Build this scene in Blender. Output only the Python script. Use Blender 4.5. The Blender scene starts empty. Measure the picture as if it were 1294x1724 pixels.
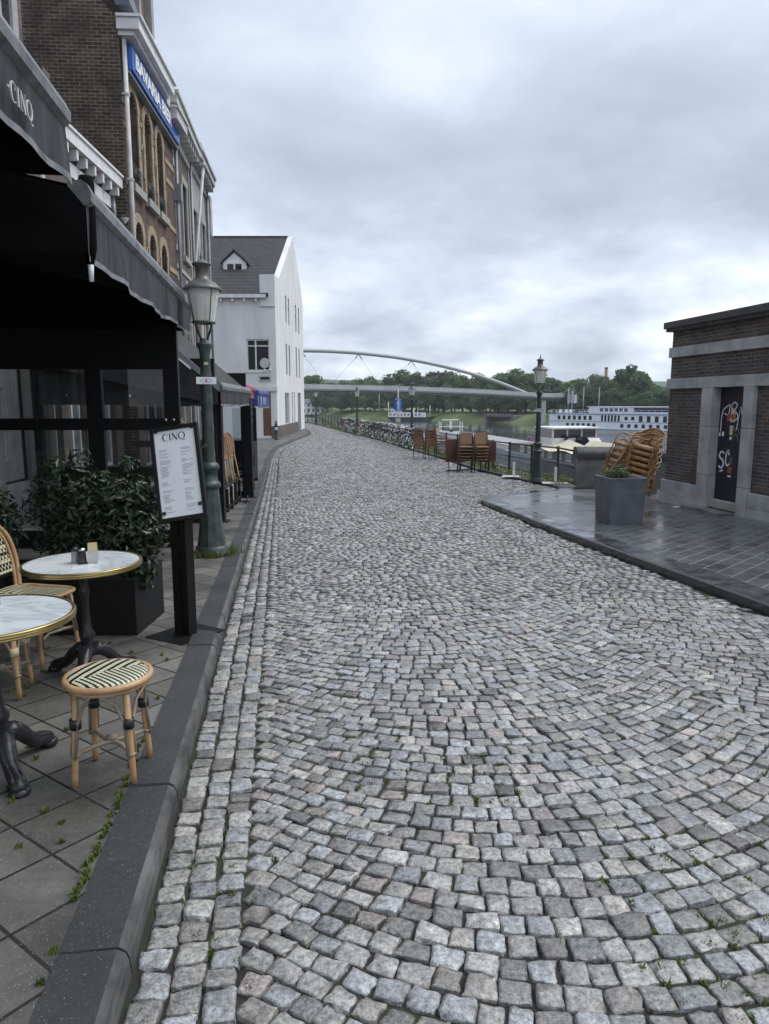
import bpy, bmesh, math, random
import numpy as np
from mathutils import Vector, Matrix
random.seed(7); rng = np.random.default_rng(11)
R = math.radians
SC = bpy.context.scene
COL = SC.collection
EYE = 1.65            # eye height above the road under the camera (metres)
WATER = -5.6

# street level along the viewing direction: it falls from the bridge ramp and levels out
LEVEL = [(-40, 1.2), (-5, .175), (0, 0), (10, -.35), (18, -.62), (22, -.73), (26, -.79), (34, -.82), (45, -.80), (55, -.76), (65, -.68), (80, -.55), (120, -.4), (900, -.4)]
LX = [a for a, b in LEVEL]; LZ = [b for a, b in LEVEL]
def rz(y): return float(np.interp(y, LX, LZ))
def lin(y, tab):
    return float(np.interp(y, [a for a, b in tab], [b for a, b in tab]))
KERB_L = [(-12, 1.27), (0, -.475), (4, -1.06), (7.35, -1.55), (15.2, -2.68), (30.9, -4.92), (36, -5.5), (39, -5.75), (46.8, -5.75), (52, -5.55), (55, -5.62), (58, -5.95), (62, -6.6), (70, -8.2), (78, -11.2), (95, -19), (140, -42)]
KERB_P = [(-12, 5.45), (0, 4.05), (6, 3.35), (9, 2.9), (10.7, 2.64), (15.3, 2.06)]       # raised pavement on the river side
KERB_Q = [(19.4, 4.62), (25.2, 3.35), (32.5, 2.35), (37, 1.4), (46.5, -.25), (55.3, -2.4), (78, -7.9), (95, -14.5), (140, -37)]  # quay side
def xl(y): return lin(y, KERB_L)
def xq(y): return lin(y, KERB_Q)
PLAT_END = [(15.3, 2.06), (15.7, 2.1), (16.15, 2.35), (16.8, 2.95), (17.5, 3.7), (18.0, 4.5), (18.25, 5.2)]
def xr(y):
    if y < 15.3: return lin(y, KERB_P)
    if y < 18.0: return lin(y, PLAT_END)
    if y < 19.4: return 4.5 + (y - 18) * .09
    return xq(y)

# ------------------------------------------------------------------ mesh builder
class MB:
    def __init__(s):
        s.v = []; s.f = []; s.m = []; s.sm = []; s.mi = 0; s.T = Matrix()
    def add(s, vs, fs, smooth=False):
        n = len(s.v); T = s.T
        s.v += [tuple(T @ Vector(p)) for p in vs]
        s.f += [tuple(i + n for i in f) for f in fs]
        s.m += [s.mi] * len(fs); s.sm += [smooth] * len(fs)
        return s
    def box(s, x0, x1, y0, y1, z0, z1, bev=0):
        if bev:
            bm = bmesh.new()
            bmesh.ops.create_cube(bm, size=1)
            for v in bm.verts:
                v.co = Vector((x0 + (v.co.x + .5) * (x1 - x0), y0 + (v.co.y + .5) * (y1 - y0), z0 + (v.co.z + .5) * (z1 - z0)))
            bmesh.ops.bevel(bm, geom=bm.edges[:], offset=bev, segments=2, profile=.6, affect='EDGES')
            bm.verts.index_update()
            s.add([v.co for v in bm.verts], [[v.index for v in f.verts] for f in bm.faces]); bm.free()
            return s
        v = [(x0,y0,z0),(x1,y0,z0),(x1,y1,z0),(x0,y1,z0),(x0,y0,z1),(x1,y0,z1),(x1,y1,z1),(x0,y1,z1)]
        return s.add(v, [(3,2,1,0),(4,5,6,7),(0,1,5,4),(1,2,6,5),(2,3,7,6),(3,0,4,7)])
    def cbox(s, c, d, rz=0, bev=0, rx=0, ry=0):
        T = s.T; s.T = T @ Matrix.Translation(c) @ Matrix.Rotation(rz, 4, 'Z') @ Matrix.Rotation(ry, 4, 'Y') @ Matrix.Rotation(rx, 4, 'X')
        s.box(-d[0]/2, d[0]/2, -d[1]/2, d[1]/2, -d[2]/2, d[2]/2, bev); s.T = T; return s
    def quad(s, a, b, c, d): return s.add([a,b,c,d], [(0,1,2,3)])
    def tube(s, pts, r, n=8, closed=False, flat=None):
        P = [Vector(p) for p in pts]; m = len(P)
        rs = [r] * m if not hasattr(r, '__len__') else list(r)
        tan = []
        for i in range(m):
            a = P[i-1] if (i or closed) else P[i]; b = P[(i+1) % m] if (i < m-1 or closed) else P[i]
            t = b - a; tan.append(t.normalized() if t.length > 1e-9 else Vector((0,0,1)))
        up = Vector((0,0,1)) if abs(tan[0].z) < .9 else Vector((1,0,0))
        nrm = (up - tan[0] * up.dot(tan[0])).normalized()
        vs = []
        for i in range(m):
            nrm = nrm - tan[i] * nrm.dot(tan[i])
            nrm = nrm.normalized() if nrm.length > 1e-6 else tan[i].orthogonal().normalized()
            bi = tan[i].cross(nrm)
            for k in range(n):
                a = 2 * math.pi * k / n
                vs.append(P[i] + nrm * (rs[i] * math.cos(a)) + bi * (rs[i] * math.sin(a)))
        fs = []
        for i in range(m if closed else m - 1):
            j = (i + 1) % m
            for k in range(n):
                l = (k + 1) % n
                fs.append((i*n+k, j*n+k, j*n+l, i*n+l)[::-1])
        if not closed:
            fs.append(tuple(range(n))[::1]); fs.append(tuple((m-1)*n + k for k in range(n))[::-1])
        return s.add(vs, fs, True)
    def lathe(s, prof, n=16, c=(0,0,0), smooth=True, ph=0, cap=True):
        vs = []; fs = []
        for r, z in prof:
            for k in range(n):
                a = 2 * math.pi * k / n + ph
                vs.append((c[0] + r * math.cos(a), c[1] + r * math.sin(a), c[2] + z))
        for i in range(len(prof) - 1):
            for k in range(n):
                l = (k + 1) % n
                fs.append((i*n+k, i*n+l, (i+1)*n+l, (i+1)*n+k))
        s.add(vs, fs, smooth)
        m = len(prof)
        if not cap: return s
        if prof[0][0] > 1e-4: s.add(vs[:n], [tuple(range(n))[::-1]])
        if prof[-1][0] > 1e-4: s.add(vs[(m-1)*n:], [tuple(range(n))])
        return s
    def prism(s, poly, d0, d1, plane='xz'):
        f = {'xy': lambda a, b, d: (a, b, d), 'xz': lambda a, b, d: (a, d, b), 'yz': lambda a, b, d: (d, a, b)}[plane]
        n = len(poly)
        vs = [f(a, b, d0) for a, b in poly] + [f(a, b, d1) for a, b in poly]
        fs = [tuple(range(n)), tuple(range(n, 2*n))[::-1]] + [(i, i+n, (i+1) % n + n, (i+1) % n) for i in range(n)]
        return s.add(vs, fs)
    def grid(s, fn, nu, nv, smooth=True):
        vs = [fn(i / nu, j / nv) for j in range(nv + 1) for i in range(nu + 1)]
        fs = [(j*(nu+1)+i, j*(nu+1)+i+1, (j+1)*(nu+1)+i+1, (j+1)*(nu+1)+i) for j in range(nv) for i in range(nu)]
        return s.add(vs, fs, smooth)
    def ribbon(s, pts, w, y=0, t=.004):
        """flat pen stroke in the local xz plane, widths along it"""
        P = [Vector((p[0], p[1])) for p in pts]; m = len(P)
        ws = [w] * m if not hasattr(w, '__len__') else w
        L = []; Rr = []
        for i in range(m):
            d = (P[min(i+1, m-1)] - P[max(i-1, 0)]).normalized(); nn = Vector((-d.y, d.x)) * ws[i] / 2
            L.append(P[i] + nn); Rr.append(P[i] - nn)
        vs = [(p.x, y, p.y) for p in L + Rr] + [(p.x, y - t, p.y) for p in L + Rr]
        fs = []
        for i in range(m - 1):
            fs += [(2*m+i, 2*m+m+i, 2*m+m+i+1, 2*m+i+1), (i, i+1, 2*m+i+1, 2*m+i), (m+i, 2*m+m+i, 2*m+m+i+1, m+i+1)]
        fs += [(0, 2*m, 3*m, m), (m-1, 2*m-1, 4*m-1, 3*m-1)]
        return s.add(vs, fs)
    def build(s, name, mats, parent=None, loc=None, rotz=0):
        me = bpy.data.meshes.new(name)
        me.from_pydata(s.v, [], s.f)
        if not isinstance(mats, (list, tuple)): mats = [mats]
        for m in mats: me.materials.append(m)
        me.polygons.foreach_set('material_index', s.m)
        me.polygons.foreach_set('use_smooth', s.sm)
        bm = bmesh.new(); bm.from_mesh(me); bmesh.ops.recalc_face_normals(bm, faces=bm.faces[:]); bm.to_mesh(me); bm.free()
        me.update()
        o = bpy.data.objects.new(name, me); COL.objects.link(o)
        if parent is not None: o.parent = parent
        if loc is not None: o.location = loc
        o.rotation_euler.z = rotz
        return o

def thing(name, label, cat, loc=(0,0,0), rotz=0, group=None):
    o = bpy.data.objects.new(name, None); COL.objects.link(o)
    o.location = loc; o.rotation_euler = (0, 0, rotz); o.empty_display_size = .1
    o['label'] = label; o['category'] = cat
    if group: o['group'] = group
    return o
def tag(o, label, cat, group=None):
    o['label'] = label; o['category'] = cat
    if group: o['group'] = group
    return o
def struct(o, kind='structure'):
    o['kind'] = kind; return o
def dup(root, loc=None, rotz=None, label=None, group=None):
    r = root.copy(); COL.objects.link(r)
    if loc is not None: r.location = loc
    if rotz is not None: r.rotation_euler = (0, 0, rotz)
    if label: r['label'] = label
    if group: r['group'] = group
    for ch in list(root.children):
        c = ch.copy(); COL.objects.link(c); c.parent = r
        for g in list(ch.children):
            d = g.copy(); COL.objects.link(d); d.parent = c
    return r
def arc(cx, cz, r, a0, a1, n, rz_=None):
    rz_ = rz_ or r
    return [(cx + r * math.cos(R(a0 + (a1-a0)*i/n)), cz + rz_ * math.sin(R(a0 + (a1-a0)*i/n))) for i in range(n + 1)]
def smoothline(pts, k=6):
    """Catmull-Rom through points"""
    P = [Vector(p) for p in pts]; out = []
    for i in range(len(P) - 1):
        a = P[max(i-1, 0)]; b = P[i]; c = P[i+1]; d = P[min(i+2, len(P)-1)]
        for j in range(k):
            t = j / k
            out.append(.5 * ((2*b) + (c-a)*t + (2*a-5*b+4*c-d)*t*t + (3*b-a-3*c+d)*t**3))
    out.append(P[-1]); return out
def text_into(mb, s, size, spacing=1.0, bold=0.0, t=.01, sx=1.0, align='LEFT'):
    """letters as geometry in the local xz plane facing -y"""
    cu = bpy.data.curves.new('lettering', 'FONT'); cu.body = s; cu.size = size; cu.extrude = t / 2; cu.offset = bold; cu.space_character = spacing
    cu.align_x = align; cu.resolution_u = 3
    ob = bpy.data.objects.new('lettering', cu); COL.objects.link(ob)
    bpy.context.view_layer.update()
    me = bpy.data.meshes.new_from_object(ob.evaluated_get(bpy.context.evaluated_depsgraph_get()))
    vs = [(v.co.x * sx, -v.co.z, v.co.y) for v in me.vertices]
    mb.add(vs, [tuple(p.vertices) for p in me.polygons])
    bpy.data.objects.remove(ob); bpy.data.curves.remove(cu); bpy.data.meshes.remove(me)

def np_mesh(name, V, F, mats, midx=None, col=None, smooth=False):
    """V (n,3), F (m,4) arrays -> object; col per vertex"""
    me = bpy.data.meshes.new(name)
    me.vertices.add(len(V)); me.vertices.foreach_set('co', np.asarray(V, np.float32).ravel())
    k = F.shape[1]
    me.loops.add(F.size); me.loops.foreach_set('vertex_index', F.astype(np.int32).ravel())
    me.polygons.add(len(F)); me.polygons.foreach_set('loop_start', np.arange(0, F.size, k, dtype=np.int32))
    try: me.polygons.foreach_set('loop_total', np.full(len(F), k, dtype=np.int32))
    except Exception: pass
    for m in (mats if isinstance(mats, (list, tuple)) else [mats]): me.materials.append(m)
    if midx is not None: me.polygons.foreach_set('material_index', midx.astype(np.int32))
    me.polygons.foreach_set('use_smooth', np.full(len(F), smooth) if np.isscalar(smooth) else smooth)
    if col is not None:
        ca = me.color_attributes.new('tone', 'FLOAT_COLOR', 'POINT')
        ca.data.foreach_set('color', np.concatenate([col, np.ones((len(col), 1))], 1).astype(np.float32).ravel())
    me.update(calc_edges=True); me.validate()
    o = bpy.data.objects.new(name, me); COL.objects.link(o); return o
# ------------------------------------------------------------------ materials
def N(nt, t, **kw):
    n = nt.nodes.new(t)
    for k, v in kw.items():
        if k in n.inputs: n.inputs[k].default_value = v
        else: setattr(n, k, v)
    return n
def base(name):
    m = bpy.data.materials.new(name); m.use_nodes = True
    nt = m.node_tree; b = nt.nodes['Principled BSDF']
    return m, nt, b
def c4(c): return (c[0], c[1], c[2], 1) if hasattr(c, '__len__') else (c, c, c, 1)
def ramp(nt, stops, inp):
    r = nt.nodes.new('ShaderNodeValToRGB'); e = r.color_ramp.elements
    while len(e) < len(stops): e.new(.5)
    for el, (p, c) in zip(e, stops): el.position = p; el.color = c4(c)
    nt.links.new(inp, r.inputs[0]); return r
def mix(nt, f, a, b, mode='MIX'):
    n = nt.nodes.new('ShaderNodeMix'); n.data_type = 'RGBA'; n.blend_type = mode
    for s, v in ((n.inputs[0], f), (n.inputs[6], a), (n.inputs[7], b)):
        if hasattr(v, 'is_output'): nt.links.new(v, s)
        else: s.default_value = v if not hasattr(v, '__len__') and s == n.inputs[0] else c4(v)
    return n.outputs[2]
def coords(nt, scale=(1,1,1), rot=(0,0,0), kind='Object'):
    t = nt.nodes.new('ShaderNodeTexCoord'); mp = nt.nodes.new('ShaderNodeMapping')
    mp.inputs['Scale'].default_value = scale; mp.inputs['Rotation'].default_value = rot
    nt.links.new(t.outputs[kind], mp.inputs[0]); return mp.outputs[0]
def noise(nt, vec, scale, detail=4, rough=.55):
    n = N(nt, 'ShaderNodeTexNoise'); n.inputs['Scale'].default_value = scale; n.inputs['Detail'].default_value = detail; n.inputs['Roughness'].default_value = rough
    nt.links.new(vec, n.inputs['Vector']); return n.outputs['Fac']
def bump(nt, b, h, strength, dist=.01):
    n = N(nt, 'ShaderNodeBump'); n.inputs['Strength'].default_value = strength; n.inputs['Distance'].default_value = dist
    nt.links.new(h, n.inputs['Height']); nt.links.new(n.outputs[0], b.inputs['Normal']); return n
def mat(name, c1, c2=None, scale=8, rough=.6, rough2=None, metal=0, bmp=0, bscale=None, bdist=.01, spec=.5, lo=.35, hi=.65, stretch=(1,1,1), detail=4, coat=0):
    m, nt, b = base(name)
    b.inputs['Roughness'].default_value = rough; b.inputs['Metallic'].default_value = metal; b.inputs['Specular IOR Level'].default_value = spec
    b.inputs['Coat Weight'].default_value = coat
    b.inputs['Base Color'].default_value = c4(c1)
    if c2 is not None or bmp or rough2 is not None:
        v = coords(nt, stretch); f = noise(nt, v, scale, detail)
        if c2 is not None:
            r = ramp(nt, [(lo, c1), (hi, c2)], f); nt.links.new(r.outputs[0], b.inputs['Base Color'])
        if rough2 is not None:
            mr = N(nt, 'ShaderNodeMapRange'); nt.links.new(f, mr.inputs[0]); mr.inputs[1].default_value = lo; mr.inputs[2].default_value = hi; mr.inputs[3].default_value = rough; mr.inputs[4].default_value = rough2
            nt.links.new(mr.outputs[0], b.inputs['Roughness'])
        if bmp:
            g = noise(nt, v, bscale or scale * 4, 5); bump(nt, b, g, bmp, bdist)
    return m
def brick(name, c1, c2, mortar, bw=.22, bh=.07, ms=.012, rough=.85, bmp=.5, off=.5, rotz=0, wall=True, dirt=None, spec=.3, wet=None, speck=None, msmooth=.1, bdist=.008):
    """wall: bricks laid on x+y along, z up; else on the xy plane"""
    m, nt, b = base(name)
    t = nt.nodes.new('ShaderNodeTexCoord')
    if wall:
        sx = nt.nodes.new('ShaderNodeSeparateXYZ'); nt.links.new(t.outputs['Object'], sx.inputs[0])
        ad = N(nt, 'ShaderNodeMath', operation='ADD'); nt.links.new(sx.outputs[0], ad.inputs[0]); nt.links.new(sx.outputs[1], ad.inputs[1])
        cb = nt.nodes.new('ShaderNodeCombineXYZ'); nt.links.new(ad.outputs[0], cb.inputs[0]); nt.links.new(sx.outputs[2], cb.inputs[1]); vec = cb.outputs[0]
    else:
        mp = nt.nodes.new('ShaderNodeMapping'); mp.inputs['Rotation'].default_value = (0, 0, rotz); nt.links.new(t.outputs['Object'], mp.inputs[0]); vec = mp.outputs[0]
    br = nt.nodes.new('ShaderNodeTexBrick'); br.offset = off; br.squash = 1
    nt.links.new(vec, br.inputs['Vector'])
    br.inputs['Color1'].default_value = c4(c1); br.inputs['Color2'].default_value = c4(c2); br.inputs['Mortar'].default_value = c4(mortar)
    br.inputs['Scale'].default_value = 1; br.inputs['Mortar Size'].default_value = ms / 2; br.inputs['Mortar Smooth'].default_value = msmooth
    br.inputs['Brick Width'].default_value = bw; br.inputs['Row Height'].default_value = bh
    n1 = noise(nt, t.outputs['Object'], 1.3, 5); n2 = noise(nt, t.outputs['Object'], 35, 3)
    col = br.outputs['Color']
    if dirt is not None:
        col = mix(nt, ramp(nt, [(.42, 0), (.68, .75)], n1).outputs[0], col, dirt)
    col = mix(nt, .35, col, ramp(nt, [(.3, .35), (.7, 1.0)], n2).outputs[0], 'MULTIPLY')
    if speck is not None:
        n3 = noise(nt, t.outputs['Object'], 160, 2)
        col = mix(nt, ramp(nt, [(.66, 0), (.72, 1)], n3).outputs[0], col, speck)
    nt.links.new(col, b.inputs['Base Color'])
    b.inputs['Specular IOR Level'].default_value = spec; b.inputs['Roughness'].default_value = rough
    if wet is not None:
        n4 = noise(nt, t.outputs['Object'], .9, 5)
        mr = N(nt, 'ShaderNodeMapRange'); nt.links.new(n4, mr.inputs[0]); mr.inputs[1].default_value = .35; mr.inputs[2].default_value = .62; mr.inputs[3].default_value = wet; mr.inputs[4].default_value = rough
        nt.links.new(mr.outputs[0], b.inputs['Roughness'])
    h = N(nt, 'ShaderNodeMath', operation='MULTIPLY_ADD'); nt.links.new(n2, h.inputs[0]); h.inputs[1].default_value = .35
    iv = N(nt, 'ShaderNodeMath', operation='SUBTRACT'); iv.inputs[0].default_value = 1; nt.links.new(br.outputs['Fac'], iv.inputs[1]); nt.links.new(iv.outputs[0], h.inputs[2])
    bump(nt, b, h.outputs[0], bmp, bdist)
    return m
def glass(name, tint=(.9,.93,.93), rough=.02, dark=None):
    """thin sheet: part mirror, part see-through"""
    m, nt, b = base(name)
    tr = nt.nodes.new('ShaderNodeBsdfTransparent'); tr.inputs[0].default_value = c4(tint)
    gl = nt.nodes.new('ShaderNodeBsdfGlossy'); gl.inputs[0].default_value = c4(.9); gl.inputs['Roughness'].default_value = rough
    fr = nt.nodes.new('ShaderNodeFresnel'); fr.inputs[0].default_value = 1.45
    mx = nt.nodes.new('ShaderNodeMixShader'); nt.links.new(fr.outputs[0], mx.inputs[0]); nt.links.new(tr.outputs[0], mx.inputs[1]); nt.links.new(gl.outputs[0], mx.inputs[2])
    nt.links.new(mx.outputs[0], nt.nodes['Material Output'].inputs[0]); return m

M = {}
M['black'] = mat('black_paint', .007, .011, 6, .5, spec=.25)
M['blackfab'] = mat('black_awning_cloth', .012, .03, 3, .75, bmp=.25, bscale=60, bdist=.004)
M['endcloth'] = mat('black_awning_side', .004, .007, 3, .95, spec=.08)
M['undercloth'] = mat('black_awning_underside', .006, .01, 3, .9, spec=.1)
M['cassette'] = mat('weathered_awning_cassette', (.075,.08,.085), (.19,.195,.205), 7, .5, bmp=.2, bscale=60)
M['valance'] = mat('stained_awning_valance', (.005,.006,.008), (.048,.051,.058), 3.2, .8, bmp=.3, bscale=50, bdist=.004, stretch=(2.4,1,.35), lo=.36, hi=.66)
M['hem'] = mat('faded_valance_hem', (.10,.11,.12), (.24,.25,.27), 9, .75)
M['white'] = mat('white_paint', (.72,.73,.73), (.60,.60,.60), 3, .5)
M['offwhite'] = mat('aged_white_paint', (.55,.55,.53), (.42,.42,.40), 4, .55)
M['stucco'] = mat('white_stucco', (.74,.74,.74), (.58,.58,.585), .9, .85, bmp=.2, bscale=30, stretch=(1,1,.3), detail=8, lo=.3, hi=.7)
M['glass'] = glass('clear_screen', (.84,.87,.88))
M['darkglass'] = mat('window_glass', (.02,.023,.027), None, rough=.06, spec=.6)
M['paleglass'] = mat('curtained_window_glass', (.26,.28,.29), (.14,.15,.16), 3, .12, spec=.6)
M['stone'] = mat('grey_limestone', (.44,.44,.44), (.27,.275,.28), 2.6, .75, bmp=.4, bscale=24, detail=8)
M['stonelight'] = mat('pale_limestone', (.36,.35,.32), (.27,.26,.24), 2.2, .8, bmp=.2, bscale=24)
M['yellowstone'] = mat('ochre_sandstone', (.36,.285,.195), (.26,.21,.15), 5, .85, bmp=.2, bscale=30)
M['brickdark'] = brick('dark_side_wall_brick', (.050,.036,.028), (.125,.09,.066), (.27,.24,.20), .26, .088, .016, dirt=(.035,.028,.023))
M['brickred'] = brick('red_brown_front_brick', (.11,.068,.052), (.165,.108,.084), (.16,.145,.125), .22, .07, .01, dirt=(.05,.03,.026))
M['brickgrey'] = brick('grey_brown_front_brick', (.14,.115,.10), (.20,.165,.145), (.14,.13,.12), .22, .07, .01, dirt=(.09,.08,.075))
M['brickpump'] = brick('dark_purple_brick', (.072,.055,.052), (.155,.122,.112), (.24,.225,.215), .21, .064, .012, dirt=(.06,.05,.048), bmp=.7)
M['brickorange'] = brick('orange_brick', (.34,.16,.11), (.42,.22,.16), (.35,.3,.27), .22, .07, .01)
M['rooftile'] = brick('grey_roof_tile', (.042,.040,.039), (.07,.067,.064), (.008,.008,.008), .24, .30, .05, bmp=1.0, off=.0, rough=.7, bdist=.03)
M['slate'] = mat('blue_grey_slate', (.07,.085,.12), (.10,.115,.15), 6, .5)
M['mossroof'] = mat('mossy_dormer_roof', (.10,.095,.05), (.06,.06,.06), 3, .8)
M['zincgutter'] = mat('zinc_gutter', (.27,.29,.32), (.19,.20,.22), 5, .5, metal=.3)
M['blue'] = mat('blue_sign_enamel', (.02,.12,.46), None, rough=.3)
M['bluecloth'] = mat('blue_awning_cloth', (.055,.07,.24), (.04,.05,.19), 5, .7)
M['redcloth'] = mat('red_awning_cloth', (.34,.02,.03), (.26,.015,.026), 4, .7)
M['lampgreen'] = mat('weathered_green_iron', (.026,.042,.037), (.070,.092,.082), 7, .45, bmp=.4, bscale=22, bdist=.006, spec=.5)
M['lampblack'] = mat('dark_green_black_iron', (.012,.02,.02), (.03,.042,.04), 8, .4, bmp=.3, bscale=30)
M['lamphood'] = mat('bronze_grey_hood', (.085,.082,.075), (.14,.135,.125), 6, .4, metal=.4)
def lampglass():
    m, nt, b = base('frosted_lantern_glass')
    b.inputs['Base Color'].default_value = c4((.86,.87,.80)); b.inputs['Roughness'].default_value = .3; b.inputs['Transmission Weight'].default_value = .45; b.inputs['IOR'].default_value = 1.02
    return m
M['lanternglass'] = lampglass()
M['iron'] = mat('black_cast_iron', (.012,.012,.013), (.025,.025,.027), 10, .33, bmp=.3, bscale=40)
M['fence'] = mat('black_painted_rail', (.012,.013,.014), (.03,.03,.03), 9, .4)
M['brass'] = mat('ribbed_brass', (.52,.40,.16), (.40,.31,.13), 6, .28, metal=.9)
M['rattan'] = mat('varnished_rattan', (.50,.32,.165), (.36,.215,.105), 9, .38, bmp=.15, bscale=50, coat=.2)
M['rattangrey'] = mat('weathered_rattan', (.30,.24,.18), (.20,.16,.12), 9, .6)
M['rattanorange'] = mat('orange_rattan', (.40,.215,.08), (.22,.11,.04), 8, .4, bmp=.2, bscale=40)
M['binding'] = mat('black_binding', .015, None, rough=.4)
M['bindcream'] = mat('cream_binding', (.62,.52,.32), None, rough=.5)
M['wood'] = mat('red_brown_table_board', (.105,.05,.032), (.065,.03,.02), 3, .45, stretch=(1,1,5))
M['woodred'] = mat('dark_red_table_board', (.055,.014,.013), (.035,.010,.010), 3, .4)
M['planterzinc'] = mat('zinc_planter', (.115,.13,.15), (.165,.18,.20), 4, .42, metal=.35, bmp=.08, bscale=18)
M['concrete'] = mat('weathered_concrete', (.20,.195,.185), (.10,.098,.092), 2.6, .85, bmp=.35, bscale=30)
M['concretedark'] = mat('dark_weathered_cap', (.095,.09,.085), (.055,.052,.05), 3.5, .85, bmp=.5, bscale=30)
M['steelgrey'] = mat('pale_grey_steel', (.40,.42,.43), (.33,.35,.36), 2, .45)
M['deckgrey'] = mat('bridge_deck_grey', (.20,.215,.22), (.15,.16,.17), 1, .6)
M['boatwhite'] = mat('ship_white', (.74,.76,.80), (.66,.68,.73), .4, .4)
M['boatblue'] = mat('ship_blue_line', (.10,.15,.32), None, rough=.5)
M['hulldark'] = mat('dark_hull', (.03,.032,.036), (.05,.05,.052), 1, .5)
M['hullgrey'] = mat('pale_grey_hull', (.52,.54,.56), (.40,.42,.44), .4, .5)
M['hatch'] = mat('grey_hatch_cover', (.42,.40,.40), (.33,.32,.32), .5, .6)
M['hullbrown'] = mat('brown_hull', (.065,.05,.042), (.045,.036,.032), 1, .5)
M['sail'] = mat('beige_sun_sail', (.60,.54,.38), (.50,.45,.32), 2, .8)
M['purple'] = mat('purple_tarpaulin', (.26,.06,.27), (.18,.04,.20), 2, .5)
M['carpaint'] = mat('dark_grey_car_paint', (.03,.034,.038), None, rough=.18, metal=.3, coat=.8)
M['rubber'] = mat('rubber', .015, None, rough=.8)
M['chrome'] = mat('chrome', (.6,.6,.6), None, rough=.2, metal=1)
M['red'] = mat('red_paint', (.40,.025,.03), None, rough=.5)
M['pink'] = mat('pink_cloth', (.50,.17,.19), (.40,.12,.14), 5, .7)
M['skin'] = mat('skin', (.45,.28,.20), None, rough=.6)
M['paper'] = mat('white_paper', (.86,.87,.89), (.78,.80,.83), 3, .35, coat=.6)
M['ink'] = mat('printed_ink', .02, None, rough=.5)
M['inkgrey'] = mat('grey_print', (.30,.31,.33), None, rough=.5)
M['letterwhite'] = mat('white_lettering', (.78,.80,.80), None, rough=.5)
M['graffiti'] = mat('white_spray_paint', (.74,.74,.74), None, rough=.6)
M['yellow'] = mat('yellow_sticker', (.55,.50,.30), None, rough=.5)
M['orange'] = mat('red_sticker', (.30,.07,.045), None, rough=.5)
M['doorblack'] = mat('black_door_with_blue_spray', (.008,.009,.014), (.014,.014,.03), 2.5, .42)
M['browndoor'] = mat('brown_door', (.16,.085,.05), (.12,.06,.035), 4, .5)
M['greydoor'] = mat('grey_door', (.16,.165,.17), None, rough=.5)
M['bark'] = mat('bark', (.07,.06,.05), (.04,.034,.028), 3, .9, bmp=.5)
M['cloth'] = mat('dark_jacket', (.015,.016,.02), None, rough=.9)
M['salt'] = mat('shaker_glass', (.30,.31,.32), None, rough=.1, spec=.8)
M['pepper'] = mat('dark_shaker', (.03,.026,.03), None, rough=.2)
M['soil'] = mat('potting_soil', (.02,.016,.012), (.035,.028,.02), 30, .95)
def marble():
    m, nt, b = base('white_marble'); v = coords(nt)
    n = N(nt, 'ShaderNodeTexNoise'); n.inputs['Scale'].default_value = 2.6; n.inputs['Detail'].default_value = 5; n.inputs['Distortion'].default_value = .9; nt.links.new(v, n.inputs['Vector'])
    r = ramp(nt, [(.40, (.70,.74,.76)), (.49, (.62,.66,.69)), (.505, (.48,.52,.55)), (.53, (.66,.70,.73)), (.7, (.72,.76,.78))], n.outputs['Fac'])
    nt.links.new(r.outputs[0], b.inputs['Base Color']); b.inputs['Roughness'].default_value = .16; return m
M['marble'] = marble()
def weave(name, ca, cb, scale, diag=True, rot=0):
    """black and cream plastic cane, checker woven"""
    m, nt, b = base(name); v = coords(nt, (scale, scale, scale), (0, 0, rot))
    ck = nt.nodes.new('ShaderNodeTexChecker'); ck.inputs['Scale'].default_value = 1; ck.inputs['Color1'].default_value = c4(ca); ck.inputs['Color2'].default_value = c4(cb)
    nt.links.new(v, ck.inputs['Vector']); nt.links.new(ck.outputs['Color'], b.inputs['Base Color']); b.inputs['Roughness'].default_value = .35
    return m
M['weave'] = weave('black_cream_cane', (.015,.015,.015), (.55,.52,.36), 42, rot=R(45))
def stripes(name, ca, cb, period, duty, ang):
    m, nt, b = base(name); v = coords(nt, (1,1,1), (0, 0, ang))
    w = nt.nodes.new('ShaderNodeTexWave'); w.inputs['Scale'].default_value = 1 / period * .314 * 1.0; w.bands_direction = 'X'; w.wave_profile = 'SIN'
    nt.links.new(v, w.inputs['Vector'])
    r = ramp(nt, [(duty - .03, ca), (duty + .03, cb)], w.outputs['Fac'])
    w2 = nt.nodes.new('ShaderNodeTexWave'); w2.inputs['Scale'].default_value = 1 / .022 * .314; w2.bands_direction = 'Y'; nt.links.new(v, w2.inputs['Vector'])
    nt.links.new(mix(nt, .5, r.outputs[0], ramp(nt, [(.0, .35), (.5, 1)], w2.outputs['Fac']).outputs[0], 'MULTIPLY'), b.inputs['Base Color'])
    bump(nt, b, w2.outputs['Fac'], .4, .003)
    b.inputs['Roughness'].default_value = .35; return m
M['stripewide'] = stripes('wide_cream_black_cane', (.015,.015,.018), (.60,.60,.42), .042, .42, R(18))
M['stripefine'] = stripes('fine_cream_black_cane', (.015,.015,.018), (.60,.60,.42), .021, .45, R(-52))
M['wicker'] = mat('brown_wicker', (.34,.20,.12), (.20,.11,.065), 40, .6, bmp=.6, bscale=90)
M['wickerdark'] = mat('dark_wicker', (.10,.065,.048), (.055,.036,.028), 40, .6, bmp=.6, bscale=90)
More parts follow.
